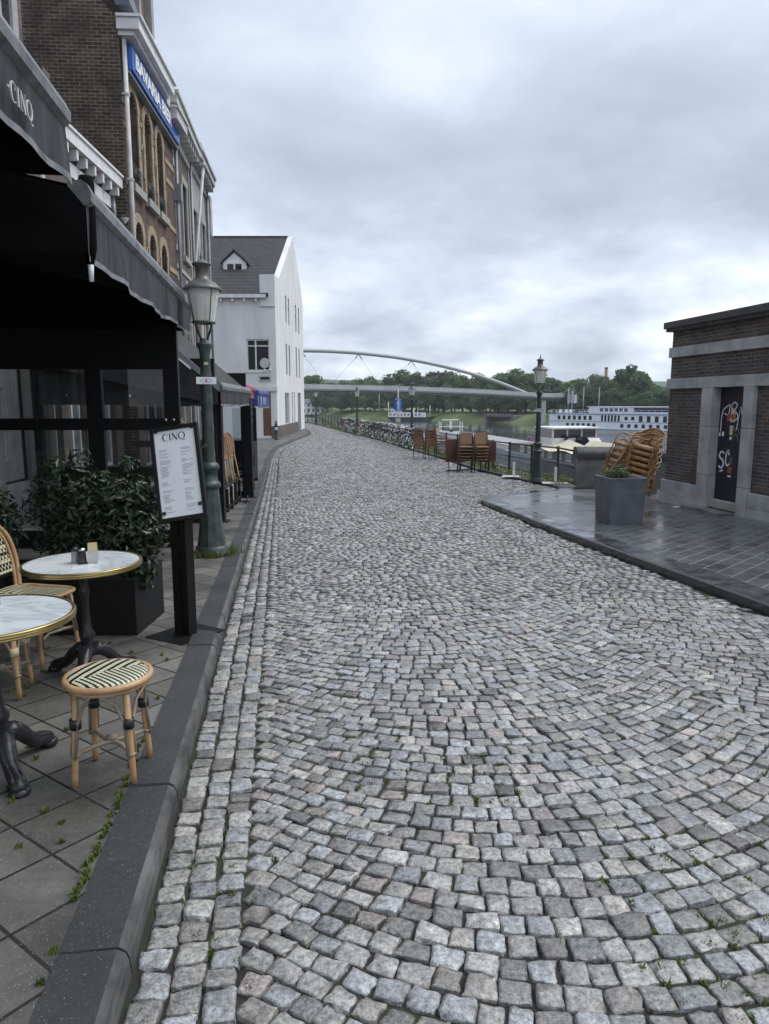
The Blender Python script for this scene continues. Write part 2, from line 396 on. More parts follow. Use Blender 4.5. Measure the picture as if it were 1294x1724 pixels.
def leafmat(name, a, b_, rough=.5, tr=.12, sc=.35):
    m, nt, b = base(name)
    at = nt.nodes.new('ShaderNodeAttribute'); at.attribute_name = 'tone'
    sx = nt.nodes.new('ShaderNodeSeparateColor'); nt.links.new(at.outputs['Color'], sx.inputs[0])
    r = ramp(nt, [(0, a), (1, b_)], sx.outputs[0]); nt.links.new(r.outputs[0], b.inputs['Base Color'])
    b.inputs['Roughness'].default_value = rough; b.inputs['Specular IOR Level'].default_value = sc
    b.inputs['Transmission Weight'].default_value = 0
    if tr:
        tl = nt.nodes.new('ShaderNodeBsdfTranslucent'); nt.links.new(r.outputs[0], tl.inputs[0])
        mx = nt.nodes.new('ShaderNodeMixShader'); mx.inputs[0].default_value = tr
        nt.links.new(b.outputs[0], mx.inputs[1]); nt.links.new(tl.outputs[0], mx.inputs[2]); nt.links.new(mx.outputs[0], nt.nodes['Material Output'].inputs[0])
    return m
M['shrubleaf'] = leafmat('dark_laurel_leaf', (.012,.024,.012), (.032,.056,.024), .38, .08, .5)
M['bushleaf'] = leafmat('pale_boxwood_leaf', (.06,.085,.035), (.15,.17,.075), .55, .1)
TREES = [leafmat('tree_leaf_' + n, a, b, .6, .36) for n, a, b in (
    ('mid_green', (.062,.11,.044), (.145,.21,.08)), ('dark_green', (.048,.088,.044), (.105,.16,.075)), ('yellow_green', (.075,.125,.036), (.16,.215,.07)),
    ('grey_green', (.078,.112,.07), (.165,.21,.125)), ('copper', (.032,.022,.026), (.062,.042,.046)))]
M['grass'] = leafmat('grass_blade', (.05,.08,.015), (.16,.20,.045), .6, .2)
# ------------------------------------------------------------------ ground, road, pavements, water
def road_joint():
    m, nt, b = base('road_joint_earth'); v = coords(nt)
    n1 = noise(nt, v, 1.1, 5); n2 = noise(nt, v, 40, 3)
    a = ramp(nt, [(.3, (.010,.009,.008)), (.7, (.03,.026,.022))], n2).outputs[0]
    g = mix(nt, ramp(nt, [(.46, 0), (.62, .85)], n1).outputs[0], a, (.028,.042,.010))
    nt.links.new(g, b.inputs['Base Color']); b.inputs['Roughness'].default_value = .9; return m
def cobble():
    m, nt, b = base('granite_setts')
    at = nt.nodes.new('ShaderNodeAttribute'); at.attribute_name = 'tone'
    v = coords(nt); n1 = noise(nt, v, 55, 5, .7); n2 = noise(nt, v, 14, 4); n3 = noise(nt, v, 1.2, 4); n4 = noise(nt, v, 190, 2)
    col = mix(nt, .8, at.outputs['Color'], ramp(nt, [(.34, .22), (.52, .85), (.70, 1.45)], n1).outputs[0], 'MULTIPLY')
    col = mix(nt, ramp(nt, [(.62, 0), (.70, .7)], n4).outputs[0], col, (.50,.49,.47)); col = mix(nt, ramp(nt, [(.30, .75), (.38, 0)], n4).outputs[0], col, (.03,.03,.03))
    col = mix(nt, ramp(nt, [(.46, 0), (.72, .55)], n2).outputs[0], col, (.055,.053,.05))
    nt.links.new(col, b.inputs['Base Color'])
    mr = N(nt, 'ShaderNodeMapRange'); nt.links.new(n3, mr.inputs[0]); mr.inputs[1].default_value = .3; mr.inputs[2].default_value = .7; mr.inputs[3].default_value = .18; mr.inputs[4].default_value = .38
    nt.links.new(mr.outputs[0], b.inputs['Roughness']); b.inputs['Specular IOR Level'].default_value = .5
    ad = N(nt, 'ShaderNodeMath', operation='MULTIPLY_ADD'); nt.links.new(n2, ad.inputs[0]); ad.inputs[1].default_value = 1.2; nt.links.new(n1, ad.inputs[2])
    bump(nt, b, ad.outputs[0], .8, .007); return m
M['joint'] = road_joint(); M['cobble'] = cobble()
M['kerbtop'] = brick('dark_kerb_top', (.054,.055,.057), (.07,.071,.072), (.05,.05,.05), 5, 5, .001, rough=.6, wet=.85, wall=False, dirt=(.028,.029,.03), speck=(.24,.24,.23), bmp=.5, bdist=.004)
M['kerbface'] = mat('dusty_kerb_face', (.12,.12,.115), (.035,.035,.034), 4, .85, bmp=.5, bscale=60, detail=8, stretch=(1,1,3))
M['kerbwet'] = mat('wet_slate_kerb', (.028,.031,.034), (.06,.063,.068), 3, .08, .45, bmp=.15, bscale=30, bdist=.003)
M['tiles'] = brick('worn_concrete_tiles', (.12,.115,.104), (.205,.197,.18), (.014,.015,.010), .30, .30, .013, rough=.55, wet=.8, off=0, rotz=R(36.5), wall=False, dirt=(.026,.026,.023), spec=.35, speck=(.34,.33,.31), bmp=.8, bdist=.006)
M['slatepave'] = brick('wet_slate_paving', (.062,.066,.070), (.12,.125,.13), (.25,.255,.26), .42, .19, .018, rough=.42, wet=.14, off=.5, rotz=R(-47), wall=False, spec=.5, bmp=.35, bdist=.004)  # pale joint colour paints in the shine of water lying in the joints
M['vergemat'] = mat('mossy_quay_edge', (.075,.085,.040), (.12,.115,.095), 1.6, .9, bmp=.6, bscale=30)
M['gravel'] = mat('town_ground', (.10,.10,.095), (.07,.07,.066), 2, .9)
M['bankmat'] = mat('grassy_river_bank', (.075,.115,.028), (.15,.165,.06), .12, .9, bmp=.6, bscale=1.5, bdist=.3, detail=8)
def water():
    m, nt, b = base('river_water'); b.inputs['Base Color'].default_value = (.05, .062, .06, 1); b.inputs['Roughness'].default_value = .04; b.inputs['IOR'].default_value = 1.33
    v = coords(nt, (.55, .16, 1), (0, 0, R(-12))); n1 = noise(nt, v, 1.1, 5, .6); v2 = coords(nt, (.05, .015, 1), (0, 0, R(-20))); n2 = noise(nt, v2, 1, 4)
    mu = N(nt, 'ShaderNodeMath', operation='MULTIPLY'); nt.links.new(n1, mu.inputs[0]); nt.links.new(ramp(nt, [(.38, .25), (.62, 1)], n2).outputs[0], mu.inputs[1])
    bump(nt, b, mu.outputs[0], .7, .22); return m
M['water'] = water()

YS = sorted(set([-12, -8, -5, -3, -1.5] + [round(x * .5, 2) for x in range(0, 40)] + list(range(20, 96, 1)) + list(range(96, 141, 4))))
def strip(mb, xa, xb, zoff, ys, nx=1, zfn=None):
    def fn(i, j):
        return None
    rows = []
    for y in ys:
        a = xa(y); b = xb(y); rows.append([(a + (b - a) * k / nx, y, rz(y) + zoff) for k in range(nx + 1)])
    vs = [p for r in rows for p in r]; w = nx + 1
    fs = [(j*w+i, j*w+i+1, (j+1)*w+i+1, (j+1)*w+i) for j in range(len(rows)-1) for i in range(nx)]
    mb.add(vs, fs, True)

# --- granite setts: fan courses across the road, three straight courses along the left kerb
DX, DY = -.1440, .98958; NXx, NXy = .98958, .1440
stones = []   # x, y, angle of the long side, length, depth
PITCH = .1; PER = 2.75; CREST = .28
_x = np.linspace(-PER/2, PER/2, 401)[:-1]; _R = PER / 2 / math.sin(R(50)); _h = _R - np.sqrt(_R**2 - _x**2)      # segmental fans, rounded a little where two fans meet
_k = np.exp(-.5 * ((np.arange(400) - 200) * PER / 400 / .10) ** 2); _k /= _k.sum(); _h = np.real(np.fft.ifft(np.fft.fft(_h) * np.fft.fft(np.fft.ifftshift(_k)))); _g = np.gradient(_h, PER / 400)
def fan(t):
    u = ((t - CREST - PER/2 + PER/2) % PER) - PER/2      # 0 at the meeting line
    u = ((t - CREST) % PER) - PER/2
    i = int((u + PER/2) / PER * 400) % 400; return float(_h[i]), float(_g[i])
def inside(x, y, m=.06):
    if y < .9 or y > 78: return False
    return x > xl(y) + m and x < xr(y) - .05
for k in range(-16, 800):
    sk = k * PITCH; t = .308 + random.uniform(0, .012) if sk < 28 else -.6
    while t < 9.2:
        L = random.uniform(.078, .12); ca = 1 / math.sqrt(1 + fan(t)[1] ** 2); tm = t + L * ca / 2
        hh, sl = fan(tm); ca = 1 / math.sqrt(1 + sl * sl); s = sk + hh; t += L * ca
        x = -.475 + DX * s + NXx * tm + random.gauss(0, .002); y = DY * s + NXy * tm + random.gauss(0, .002)
        if not inside(x, y, .345): continue
        am = math.atan(sl); tx = NXx * math.cos(am) + DX * math.sin(am); ty = NXy * math.cos(am) + DY * math.sin(am)
        stones.append((x, y, math.atan2(ty, tx) + random.gauss(0, .035), L, PITCH * ca * random.uniform(.95, 1.04)))
for r in range(3):
    y = .9
    while y < 78:
        L = random.uniform(.082, .125); y2 = y + .05
        x = xl(y) + .054 + .103 * r; dx = xl(y2) - xl(y); ang = math.atan2(.05, dx)
        stones.append((x + random.gauss(0, .004), y + L / 2, ang + random.gauss(0, .03), L, .101)); y += L * math.sin(ang) if math.sin(ang) > .3 else L
S = np.array(stones); nS = len(S)
tone = rng.normal(.36, .068, nS).clip(.15, .54)
tint = np.ones((nS, 3)) * np.array([1.03, 1.0, .935]); u = rng.random(nS)
tint[u < .12] = (1.06, 1.0, .92); tint[(u > .12) & (u < .17)] = (1.12, .98, .92); tint[(u > .72)] = (.97, 1.0, 1.02)
dark = rng.random(nS) < .13; tone[dark] *= .62
scol = tone[:, None] * tint
rows_n = []
Vs = []; Fs = []; Cs = []; SM = []; off = 0
def lod(sel, n, drop):
    global off
    g = np.array({7: [-1, -.955, -.72, 0, .72, .955, 1], 5: [-1, -.92, 0, .92, 1], 4: [-1, -.9, .9, 1]}[n]); U, Vv = np.meshgrid(g, g); U = U.ravel(); Vv = Vv.ravel()
    m = np.maximum(np.abs(U), np.abs(Vv)); q = (np.abs(U) ** 4 + np.abs(Vv) ** 4) ** .25
    s = S[sel]; k = len(s)
    px = U * (1 - .055 * Vv ** 6); py = Vv * (1 - .055 * U ** 6)
    L = (s[:, 3] - .005)[:, None] / 2; D = (s[:, 4] - .007)[:, None] / 2
    tap = 1 + rng.normal(0, .06, (k, 1)) * py[None, :]; tap2 = 1 + rng.normal(0, .06, (k, 1)) * px[None, :]
    lx = L * px[None, :] * tap + rng.normal(0, .0016, (k, len(U))); ly = D * py[None, :] * tap2 + rng.normal(0, .0016, (k, len(U)))
    h = -.0035 * (m > .9) * (m < .99)[None, :] + rng.normal(.004, .0035, (k, 1)) + rng.normal(0, .06, (k, 1)) * lx + rng.normal(0, .06, (k, 1)) * ly
    if n > 5: edge = (m > .9).astype(float); lx = lx + rng.normal(0, .0022, (k, len(U))) * edge; ly = ly + rng.normal(0, .0022, (k, len(U))) * edge
    if n > 3: h = h + rng.normal(0, .0016, (k, len(U)))
    h = h - np.where(m > .99, drop, 0)[None, :]
    ca = np.cos(s[:, 2])[:, None]; sa = np.sin(s[:, 2])[:, None]
    X = s[:, 0][:, None] + lx * ca - ly * sa; Y = s[:, 1][:, None] + lx * sa + ly * ca
    Z = np.interp(Y, LX, LZ) + h + .024
    nv = n * n
    Vs.append(np.stack([X, Y, Z], -1).reshape(-1, 3))
    ii = np.arange(n - 1); I, J = np.meshgrid(ii, ii); I = I.ravel(); J = J.ravel()
    f = np.stack([J*n+I, J*n+I+1, (J+1)*n+I+1, (J+1)*n+I], -1)
    Fs.append((f[None] + (np.arange(k) * nv)[:, None, None]).reshape(-1, 4) + off); off += k * nv
    SM.append(np.tile(~((I == 0) | (J == 0) | (I == n-2) | (J == n-2)), k)); Cs.append(np.repeat(scol[sel], nv, 0))
yy = S[:, 1]
lod(np.where(yy < 6.5)[0], 7, .024); lod(np.where((yy >= 6.5) & (yy < 16))[0], 5, .022); lod(np.where((yy >= 16))[0], 4, .02)
print('setts', nS)
nst = sum(len(f) for f in Fs)
# base sheet in the same mesh
bv = []; bf = []; wd = 5
for y in YS:
    a = xl(y) - .02; b = xr(y) + .02
    for i in range(wd): bv.append((a + (b - a) * i / (wd - 1), y, rz(y) + .014))
for j in range(len(YS) - 1):
    for i in range(wd - 1): bf.append((j*wd+i+off, j*wd+i+1+off, (j+1)*wd+i+1+off, (j+1)*wd+i+off))
Vs.append(np.array(bv)); Fs.append(np.array(bf)); Cs.append(np.full((len(bv), 3), .1))
mi = np.concatenate([np.zeros(nst), np.ones(len(bf))])
road = np_mesh('road', np.concatenate(Vs), np.concatenate(Fs), [M['cobble'], M['joint']], mi, np.concatenate(Cs), np.concatenate(SM + [np.ones(len(bf), bool)]))
struct(road)

# --- left pavement and kerb
mb = MB(); strip(mb, lambda y: -34, lambda y: xl(y) - .212, .098, YS, 1); struct(mb.build('pavement', M['tiles']))
def kerb_run(mb, pts, prof, seg, gap=.006, side=1, zoff=0):
    """pts: road edge polyline (x,y); prof: (offset away from road, z, material) outline"""
    P = [Vector((p[0], p[1])) for p in pts]
    cum = [0]
    for a, b in zip(P, P[1:]): cum.append(cum[-1] + (b - a).length)
    def at(d):
        d = max(0, min(d, cum[-1] - 1e-6))
        for i in range(len(P) - 1):
            if d <= cum[i+1]:
                t = (d - cum[i]) / (cum[i+1] - cum[i]); return P[i].lerp(P[i+1], t)
    def nrm(d):
        v = (at(d + .15) - at(d - .15)).normalized(); return Vector((-v.y, v.x)) * side
    d = 0
    while d < cum[-1] - .05:
        e = min(d + seg * random.uniform(.93, 1.07), cum[-1])
        n0, n1 = nrm(d + gap), nrm(e - gap); A = at(d + gap); B = at(e - gap); k = len(prof)
        jz = random.gauss(0, .002)
        vs = []
        for Q, nn in ((A, n0), (B, n1)):
            for o, z, m in prof:
                q = Q + nn * o; vs.append((q.x, q.y, rz(q.y) + z + zoff + jz))
        for i in range(k - 1):
            mb.mi = prof[i][2]; mb.add([vs[i], vs[i+1], vs[k+i+1], vs[k+i]], [(0, 1, 2, 3)])
        mb.mi = prof[0][2]
        mb.add(vs[:k], [tuple(range(k))]); mb.add(vs[k:], [tuple(range(k))[::-1]])
        d = e
mb = MB()
kp = [(0, -.05, 1), (.010, .068, 1), (.020, .092, 1), (.042, .106, 0), (.210, .108, 0), (.216, .09, 0), (.216, -.05, 0)]
ptsL = [(xl(y), y) for y in YS if y >= -5 and y <= 84]
kerb_run(mb, ptsL, kp, 1.0); struct(mb.build('kerb', [M['kerbtop'], M['kerbface']]))

# --- raised slate pavement on the river side
def xp(y): return lin(y, KERB_P + PLAT_END[1:])
PY = [-12, -6, -3, 0] + [x * .5 for x in range(1, 31)] + [15.3, 15.5, 15.7, 16, 16.15, 16.5, 16.8, 17.2, 17.5, 17.8, 18.0, 18.25]
mb = MB()
strip(mb, lambda y: xp(y) + (.29 if y < 15.4 else .42), lambda y: 15, .122, [y for y in PY if y <= 17.5], 1)
mb.add([(4.1,17.5,rz(17.5)+.122),(15,17.5,rz(17.5)+.122),(15,18.7,rz(18.7)+.122),(5.3,18.7,rz(18.7)+.122),(5.2,18.2,rz(18.2)+.122)], [(0,1,2,3,4)])
struct(mb.build('pavement', M['slatepave']))
mb = MB(); kp2 = [(0, -.05, 0), (.006, .11, 0), (.025, .126, 0), (.36, .128, 0), (.366, .11, 0), (.366, -.05, 0)]
kerb_run(mb, [(xp(y), y) for y in PY], kp2, .95, side=-1, gap=.004); struct(mb.build('kerb', M['kerbwet']))

# --- quay verge, its kerb, and the land with its quay wall
QY = [18, 18.6, 19.4] + [y for y in YS if y >= 20]
mb = MB(); strip(mb, lambda y: (xr(y) + .16), lambda y: (xq(max(y, 19.4)) + (1.5 if y > 19 else 2.2)), .085, QY, 3); struct(mb.build('verge', M['vergemat']))
mb = MB(); kp3 = [(0, -.05, 0), (.01, .09, 0), (.025, .10, 0), (.155, .10, 0), (.16, .05, 0)]
kerb_run(mb, [(xr(y), y) for y in QY], kp3, 1.0, side=-1); struct(mb.build('kerb', M['kerbtop']))
def xland(y):
    if y <= 18.8: return 15.2
    if y <= 140: return xq(max(y, 19.4)) + 1.55
    return -35.4 - (y - 140) * .66
mb = MB(); gy = [-80, -12, 0, 5, 10, 15, 18.79, 18.8 + .01] + [y for y in YS if y >= 19.5] + [180, 260, 420, 900]
vs = []; fs = []
for y in gy:
    X = xland(y); vs += [(-900, y, rz(y) - .07), (X, y, rz(y) - .07), (X, y, -8)]
for j in range(len(gy) - 1):
    for i in range(2): fs.append((j*3+i, j*3+i+1, (j+1)*3+i+1, (j+1)*3+i))
mb.add(vs, fs); struct(mb.build('ground', M['gravel']))
# --- river and far bank
mb = MB(); mb.quad((-1500,-300,WATER),(1500,-300,WATER),(1500,1500,WATER),(-1500,1500,WATER)); struct(mb.build('river', M['water']))
BD = Vector((-.541, .841)); BN = Vector((.841, .541)); B0 = Vector((40.3, 271))
def bank(s, d):
    p = B0 + BD * s + BN * d; return p.x, p.y
prof = [(-4, -7), (0, -5.7), (2.0, -4.9), (6, -3.4), (11, -2.5), (22, -2.1), (60, -1.6), (160, -1), (1200, 4)]
mb = MB()
def bk(u, v):
    k = round(v * (len(prof) - 1)); d, z = prof[k]; s = -420 + u * 1100
    w = 1.6 * math.sin(s * .06) + 1.0 * math.sin(s * .17 + 1) if k < 5 else 0
    x, y = bank(s, d + w); return (x, y, z + (.35 * math.sin(s * .11 + k) if 1 < k < 6 else 0))
mb.grid(bk, 220, len(prof) - 1); struct(mb.build('river_bank', M['bankmat']))
M['hillmat'] = mat('far_wooded_hill', (.05,.075,.06), (.085,.11,.085), .02, .95, bmp=.8, bscale=.06, bdist=6, detail=8)
mb = MB()
def hl(u, v):
    x = -300 + u * 1500; y = 900 + v * 700; h = (math.sin(v * math.pi) ** .8) * (26 + 16 * math.sin(u * 5 + .6) + 6 * math.sin(u * 17) + 2.5 * math.sin(u * 47 + v * 9))
    return (x, y - u * 350, -4 + h)
mb.grid(hl, 120, 14); struct(mb.build('hill', M['hillmat']))
# ------------------------------------------------------------------ shared builders
def facade(mb, W, H, ops, depth=.18, z0=0):
    """front sheet at y=0 over x 0..W, z z0..H, with real openings (x0,x1,z0,z1[,arch]) and their reveals"""
    xs = sorted({0, W, *[o[0] for o in ops], *[o[1] for o in ops]}); zs = sorted({z0, H, *[o[2] for o in ops], *[o[3] for o in ops]})
    for a, b in zip(xs, xs[1:]):
        for c, d in zip(zs, zs[1:]):
            mx_, mz_ = (a + b) / 2, (c + d) / 2
            if any(o[0] < mx_ < o[1] and o[2] < mz_ < o[3] for o in ops): continue
            mb.quad((a,0,c),(b,0,c),(b,0,d),(a,0,d))
    for o in ops:
        a, b, c, d = o[:4]
        if len(o) > 4 and o[4]:
            r = (b - a) / 2; cx = (a + b) / 2; rise = o[4]; P = arc(cx, d - rise, r, 180, 0, 10, rise)
            for p, q in zip(P, P[1:]):
                mb.quad((p[0],0,p[1]),(q[0],0,q[1]),(q[0],0,d),(p[0],0,d)); mb.quad((p[0],0,p[1]),(p[0],depth,p[1]),(q[0],depth,q[1]),(q[0],0,q[1]))
            d2 = d - rise
        else:
            d2 = d; mb.quad((a,0,d),(a,depth,d),(b,depth,d),(b,0,d))
        mb.quad((a,0,c),(a,depth,c),(a,depth,d2),(a,0,d2)); mb.quad((b,0,c),(b,0,d2),(b,depth,d2),(b,depth,c)); mb.quad((a,0,c),(b,0,c),(b,depth,c),(a,depth,c))
def window(parent, x0, x1, z0, z1, y=.14, fr=.06, nx=1, zbars=(), mt='white', gl='darkglass', arch=0, axis='x', name='window'):
    """frame mesh with its pane as a sub-part; axis 'y' lays it in the yz plane (x = -y)"""
    mb = MB(); g = MB()
    if axis == 'y': rot = Matrix.Translation((y, 0, 0)) @ Matrix.Rotation(R(90), 4, 'Z') @ Matrix.Translation((0, -y, 0)); mb.T = rot; g.T = rot
    ya, yb = y, y + .05
    mb.box(x0, x0+fr, ya, yb, z0, z1); mb.box(x1-fr, x1, ya, yb, z0, z1); mb.box(x0+fr, x1-fr, ya, yb, z0, z0+fr)
    if not arch: mb.box(x0+fr, x1-fr, ya, yb, z1-fr, z1)
    else: mb.box(x0+fr, x1-fr, ya, yb, z1-arch-fr/2, z1-arch+fr/2)
    for i in range(1, nx):
        xm = x0 + (x1-x0) * i / nx; mb.box(xm-fr*.45, xm+fr*.45, ya-.003, yb-.006, z0+fr, z1-fr)
    for zb in zbars: mb.box(x0+fr, x1-fr, ya-.005, yb-.01, zb-fr*.4, zb+fr*.4)
    w = mb.build(name, M[mt], parent)
    g.box(x0+.01, x1-.01, ya+.03, ya+.04, z0+.01, z1-.01); g.build('pane', M[gl], w)
    return w
def lerp2(p, q, t): return (p[0] + (q[0]-p[0])*t, p[1] + (q[1]-p[1])*t)
def heading(p, q): return math.atan2(q[1]-p[1], q[0]-p[0])

# ------------------------------------------------------------------ foliage
def leaf_cloud(blobs, n, size, shell=.55, lrng=None, flat=.0, droop=0, aspect=.5, fold=True):
    """many separate leaf faces spread through ellipsoids -> V, F, tone"""
    g = lrng or rng
    w = np.array([b[1][0] * b[1][1] * b[1][2] for b in blobs]) ** .75; w /= w.sum()
    idx = g.choice(len(blobs), n, p=w)
    C_ = np.array([b[0] for b in blobs])[idx]; Rr = np.array([b[1] for b in blobs])[idx]
    d = g.normal(size=(n, 3)); d /= np.linalg.norm(d, axis=1)[:, None]
    rad = shell + (1 - shell) * g.random(n) ** .7; rad = np.where(g.random(n) < .12, rad * 1.12, rad)
    P = C_ + d * Rr * rad[:, None]
    nrm = d * .8 + g.normal(size=(n, 3)) * .6 + np.array([0, 0, .35 + flat]); nrm /= np.linalg.norm(nrm, axis=1)[:, None]
    t = np.cross(nrm, g.normal(size=(n, 3))); t[:, 2] -= droop; t -= nrm * (t * nrm).sum(1)[:, None]; t /= np.linalg.norm(t, axis=1)[:, None]
    b = np.cross(nrm, t); s = size * g.uniform(.5, 1.5, n)[:, None]
    V = np.stack([P - t * s, P + b * s * aspect + nrm * s * .12, P + t * s, P - b * s * aspect + nrm * s * .12], 1).reshape(-1, 3)
    F = np.arange(4 * n).reshape(n, 4)
    base_t = g.random(len(blobs))[idx] * .55 + g.random(n) * .45
    col = np.repeat(np.stack([base_t] * 3, 1), 4, 0)
    return V, F, col
def grass_obj(name, spots, h, n, mt='grass', wd=.004, kind='stuff'):
    V = []; F = []; cl = []; k = 0
    for (x, y, z, r) in spots:
        for _ in range(n):
            a = random.random() * 6.283; q = r * math.sqrt(random.random()); px = x + q * math.cos(a); py = y + q * math.sin(a)
            b = random.random() * 6.283; l = h * random.uniform(.4, 1.1); w_ = wd * random.uniform(.7, 1.5)
            lx, ly = math.cos(b) * l * random.uniform(.1, .8), math.sin(b) * l * random.uniform(.1, .8)
            nx_, ny_ = -math.sin(b) * w_, math.cos(b) * w_
            V += [(px - nx_, py - ny_, z), (px + nx_, py + ny_, z), (px + lx*.5 + nx_*.7, py + ly*.5 + ny_*.7, z + l*.65), (px + lx*.5 - nx_*.7, py + ly*.5 - ny_*.7, z + l*.65),
                  (px + lx, py + ly, z + l), (px + lx + .0005, py + ly, z + l)]
            F += [(k, k+1, k+2, k+3), (k+3, k+2, k+5, k+4)]; k += 6; cl += [[random.random()] * 3] * 6
    o = np_mesh(name, np.array(V), np.array(F), M[mt], None, np.array(cl)); o['kind'] = kind; return o

# ------------------------------------------------------------------ street lamp (one model, copied)
def make_lamp(label, body, loc, rotz=0, detail=20):
    t = thing('street_lamp', label, 'street lamp', loc, rotz); t.scale = (1, 1, .965)
    b = MB()
    b.lathe([(.215,0),(.22,.05),(.195,.07),(.20,.10),(.175,.13)], detail)
    for i in range(10):
        pass
    b.lathe([(.175,.13),(.150,.30),(.128,.55),(.112,.80),(.106,.86)], 10, smooth=False)
    b.lathe([(.106,.86),(.132,.875),(.135,.91),(.118,.94),(.098,.96),(.092,1.03),(.095,1.08),(.120,1.10),(.124,1.135),(.108,1.165),(.082,1.19)], detail)
    b.build('base', M[body], t)
    p = MB(); p.lathe([(.078,1.19),(.074,1.35),(.070,1.7),(.064,2.2),(.058,2.42),(.063,2.44),(.063,2.47),(.058,2.49),(.070,2.56),(.090,2.62),(.094,2.645),(.062,2.65),(.050,2.70)], detail)
    for k in range(3):          # raised leaf ornament winding up the shaft
        pts = [(.073*math.cos(a), .073*math.sin(a), 1.25 + .055*i) for i in range(20) for a in [i*.33 + k*2.09]]
        p.tube([(x*(1-.008*i), y*(1-.008*i), z) for i, (x, y, z) in enumerate(pts)], [.008 + .004*math.sin(i*1.9) for i in range(20)], 5)
    p.build('post', M[body], t)
    c = MB()
    for k in range(4):
        a = k * math.pi/2 + math.pi/4
        pr = [(.05,2.68),(.062,2.72),(.10,2.79),(.125,2.86),(.13,2.885)]
        c.tube([(r*math.cos(a), r*math.sin(a), z) for r, z in pr], .011, 6)
    c.tube([(.128*math.cos(a), .128*math.sin(a), 2.89) for a in [i*2*math.pi/20 for i in range(20)]], .014, 6, closed=True)
    c.build('bracket', M[body], t)
    g = MB(); g.lathe([(.122,2.895),(.192,3.28)], 24, cap=False); g.build('lantern_glass', M['lanternglass'], t)
    f = MB()
    for k in range(4):
        a = k*math.pi/2 + .5; f.tube([(.125*math.cos(a), .125*math.sin(a), 2.89), (.196*math.cos(a), .196*math.sin(a), 3.29)], .006, 4)
    f.tube([(.03,0,2.9),(.03,0,3.1)], .022, 8)
    f.build('lantern_frame', M[body], t)
    h = MB(); h.lathe([(.225,3.27),(.228,3.285),(.19,3.32),(.15,3.36),(.115,3.375),(.085,3.40),(.075,3.45),(.078,3.54),(.11,3.565),(.115,3.575),(.06,3.60),(.035,3.62),(.015,3.635),(.022,3.655),(.012,3.675),(.006,3.74),(0,3.745)], 28)
    h.build('lantern_hood', M['lamphood'], t)
    return t
# ------------------------------------------------------------------ houses along the left side
# every house: local x runs along its front (away from the camera), y into the house, z up; the front looks to the river
def house(name, label, p, q, z=0.0):
    return thing(name, label, 'building', (p[0], p[1], z), heading(p, q)), math.dist(p, q)
def dentils(mb, x0, x1, z, step, d, h, w=.12):
    x = x0
    while x < x1 - w: mb.box(x, x+w, -d, -.002, z-h, z); x += step

# 1 near café building with stone window frames
p, q = (-5.62, 1.0), (-6.42, 13.8)
h1, L = house('cafe_building', 'near café building with grey stone window surrounds above the black awnings', p, q, -.6)
GZ = .62
ops = [(1.5+2.45*i, 3.2+2.45*i, 1.3, 3.6) for i in range(5)] + [(L-1.5-2.3*i, L-.5-2.3*i, 5.3, 7.4) for i in range(5)] + [(L-1.5-2.3*i, L-.5-2.3*i, 8.45, 10.6) for i in range(5)]
ops = [o for o in ops if o[1] < L - .15]
m = MB(); facade(m, L, 13, ops, .2); m.quad((L,0,0),(L,9,0),(L,9,13),(L,0,13)); m.quad((0,0,0),(0,0,13),(0,9,13),(0,9,0)); m.quad((0,9,0),(0,9,13),(L,9,13),(L,9,0))
m.build('wall', M['brickgrey'], h1)
for o in ops:
    m = MB(); a, b, c, d = o; s = .22
    m.box(a-s, a, -.05, .12, c-.0, d); m.box(b, b+s, -.05, .12, c, d); m.box(a-s, b+s, -.06, .12, d, d+.3); m.box(a-s-.05, b+s+.05, -.09, .1, c-.24, c); m.build('window_surround', M['stone'], h1)
for o in ops: window(h1, o[0], o[1], o[2], o[3], .12, .09, 2, (o[3]-.7,), 'white', 'paleglass' if o[2] > 4 else 'darkglass')
for i, x in enumerate((8.9, 10.3, 11.6, 12.5)):
    m = MB(); m.box(x, x+.28, -.12, -.03, .2, 3.9, .01); m.build('pilaster', M['stonelight'], h1)
m = MB(); m.box(9.2, 12.8, -.10, -.02, 3.95, 4.2); m.box(9.2, 12.5, -.07, -.012, .2, .9); m.build('shopfront_panel', M['offwhite'], h1)
for a, b in ((9.25, 10.2), (10.65, 11.5)):
    m = MB(); m.grid(lambda u, v: (a + (b-a)*u, -.03 + .012*math.sin(u*40), .95 + 2.4*v), 40, 1); m.build('curtain', M['offwhite'], h1)
m = MB(); m.box(-.1, L+.25, -.35, 9, 13, 13.25); m.build('roof', M['slate'], h1)
m = MB(); m.box(L-.0, L+.34, -.30, .5, 8.05, 8.22); m.build('eave_board', M['wood'], h1)
m = MB(); m.tube([(L+.12,-.12,8.05),(L+.12,-.12,4.2)], .055, 8); m.build('downpipe', M['offwhite'], h1)

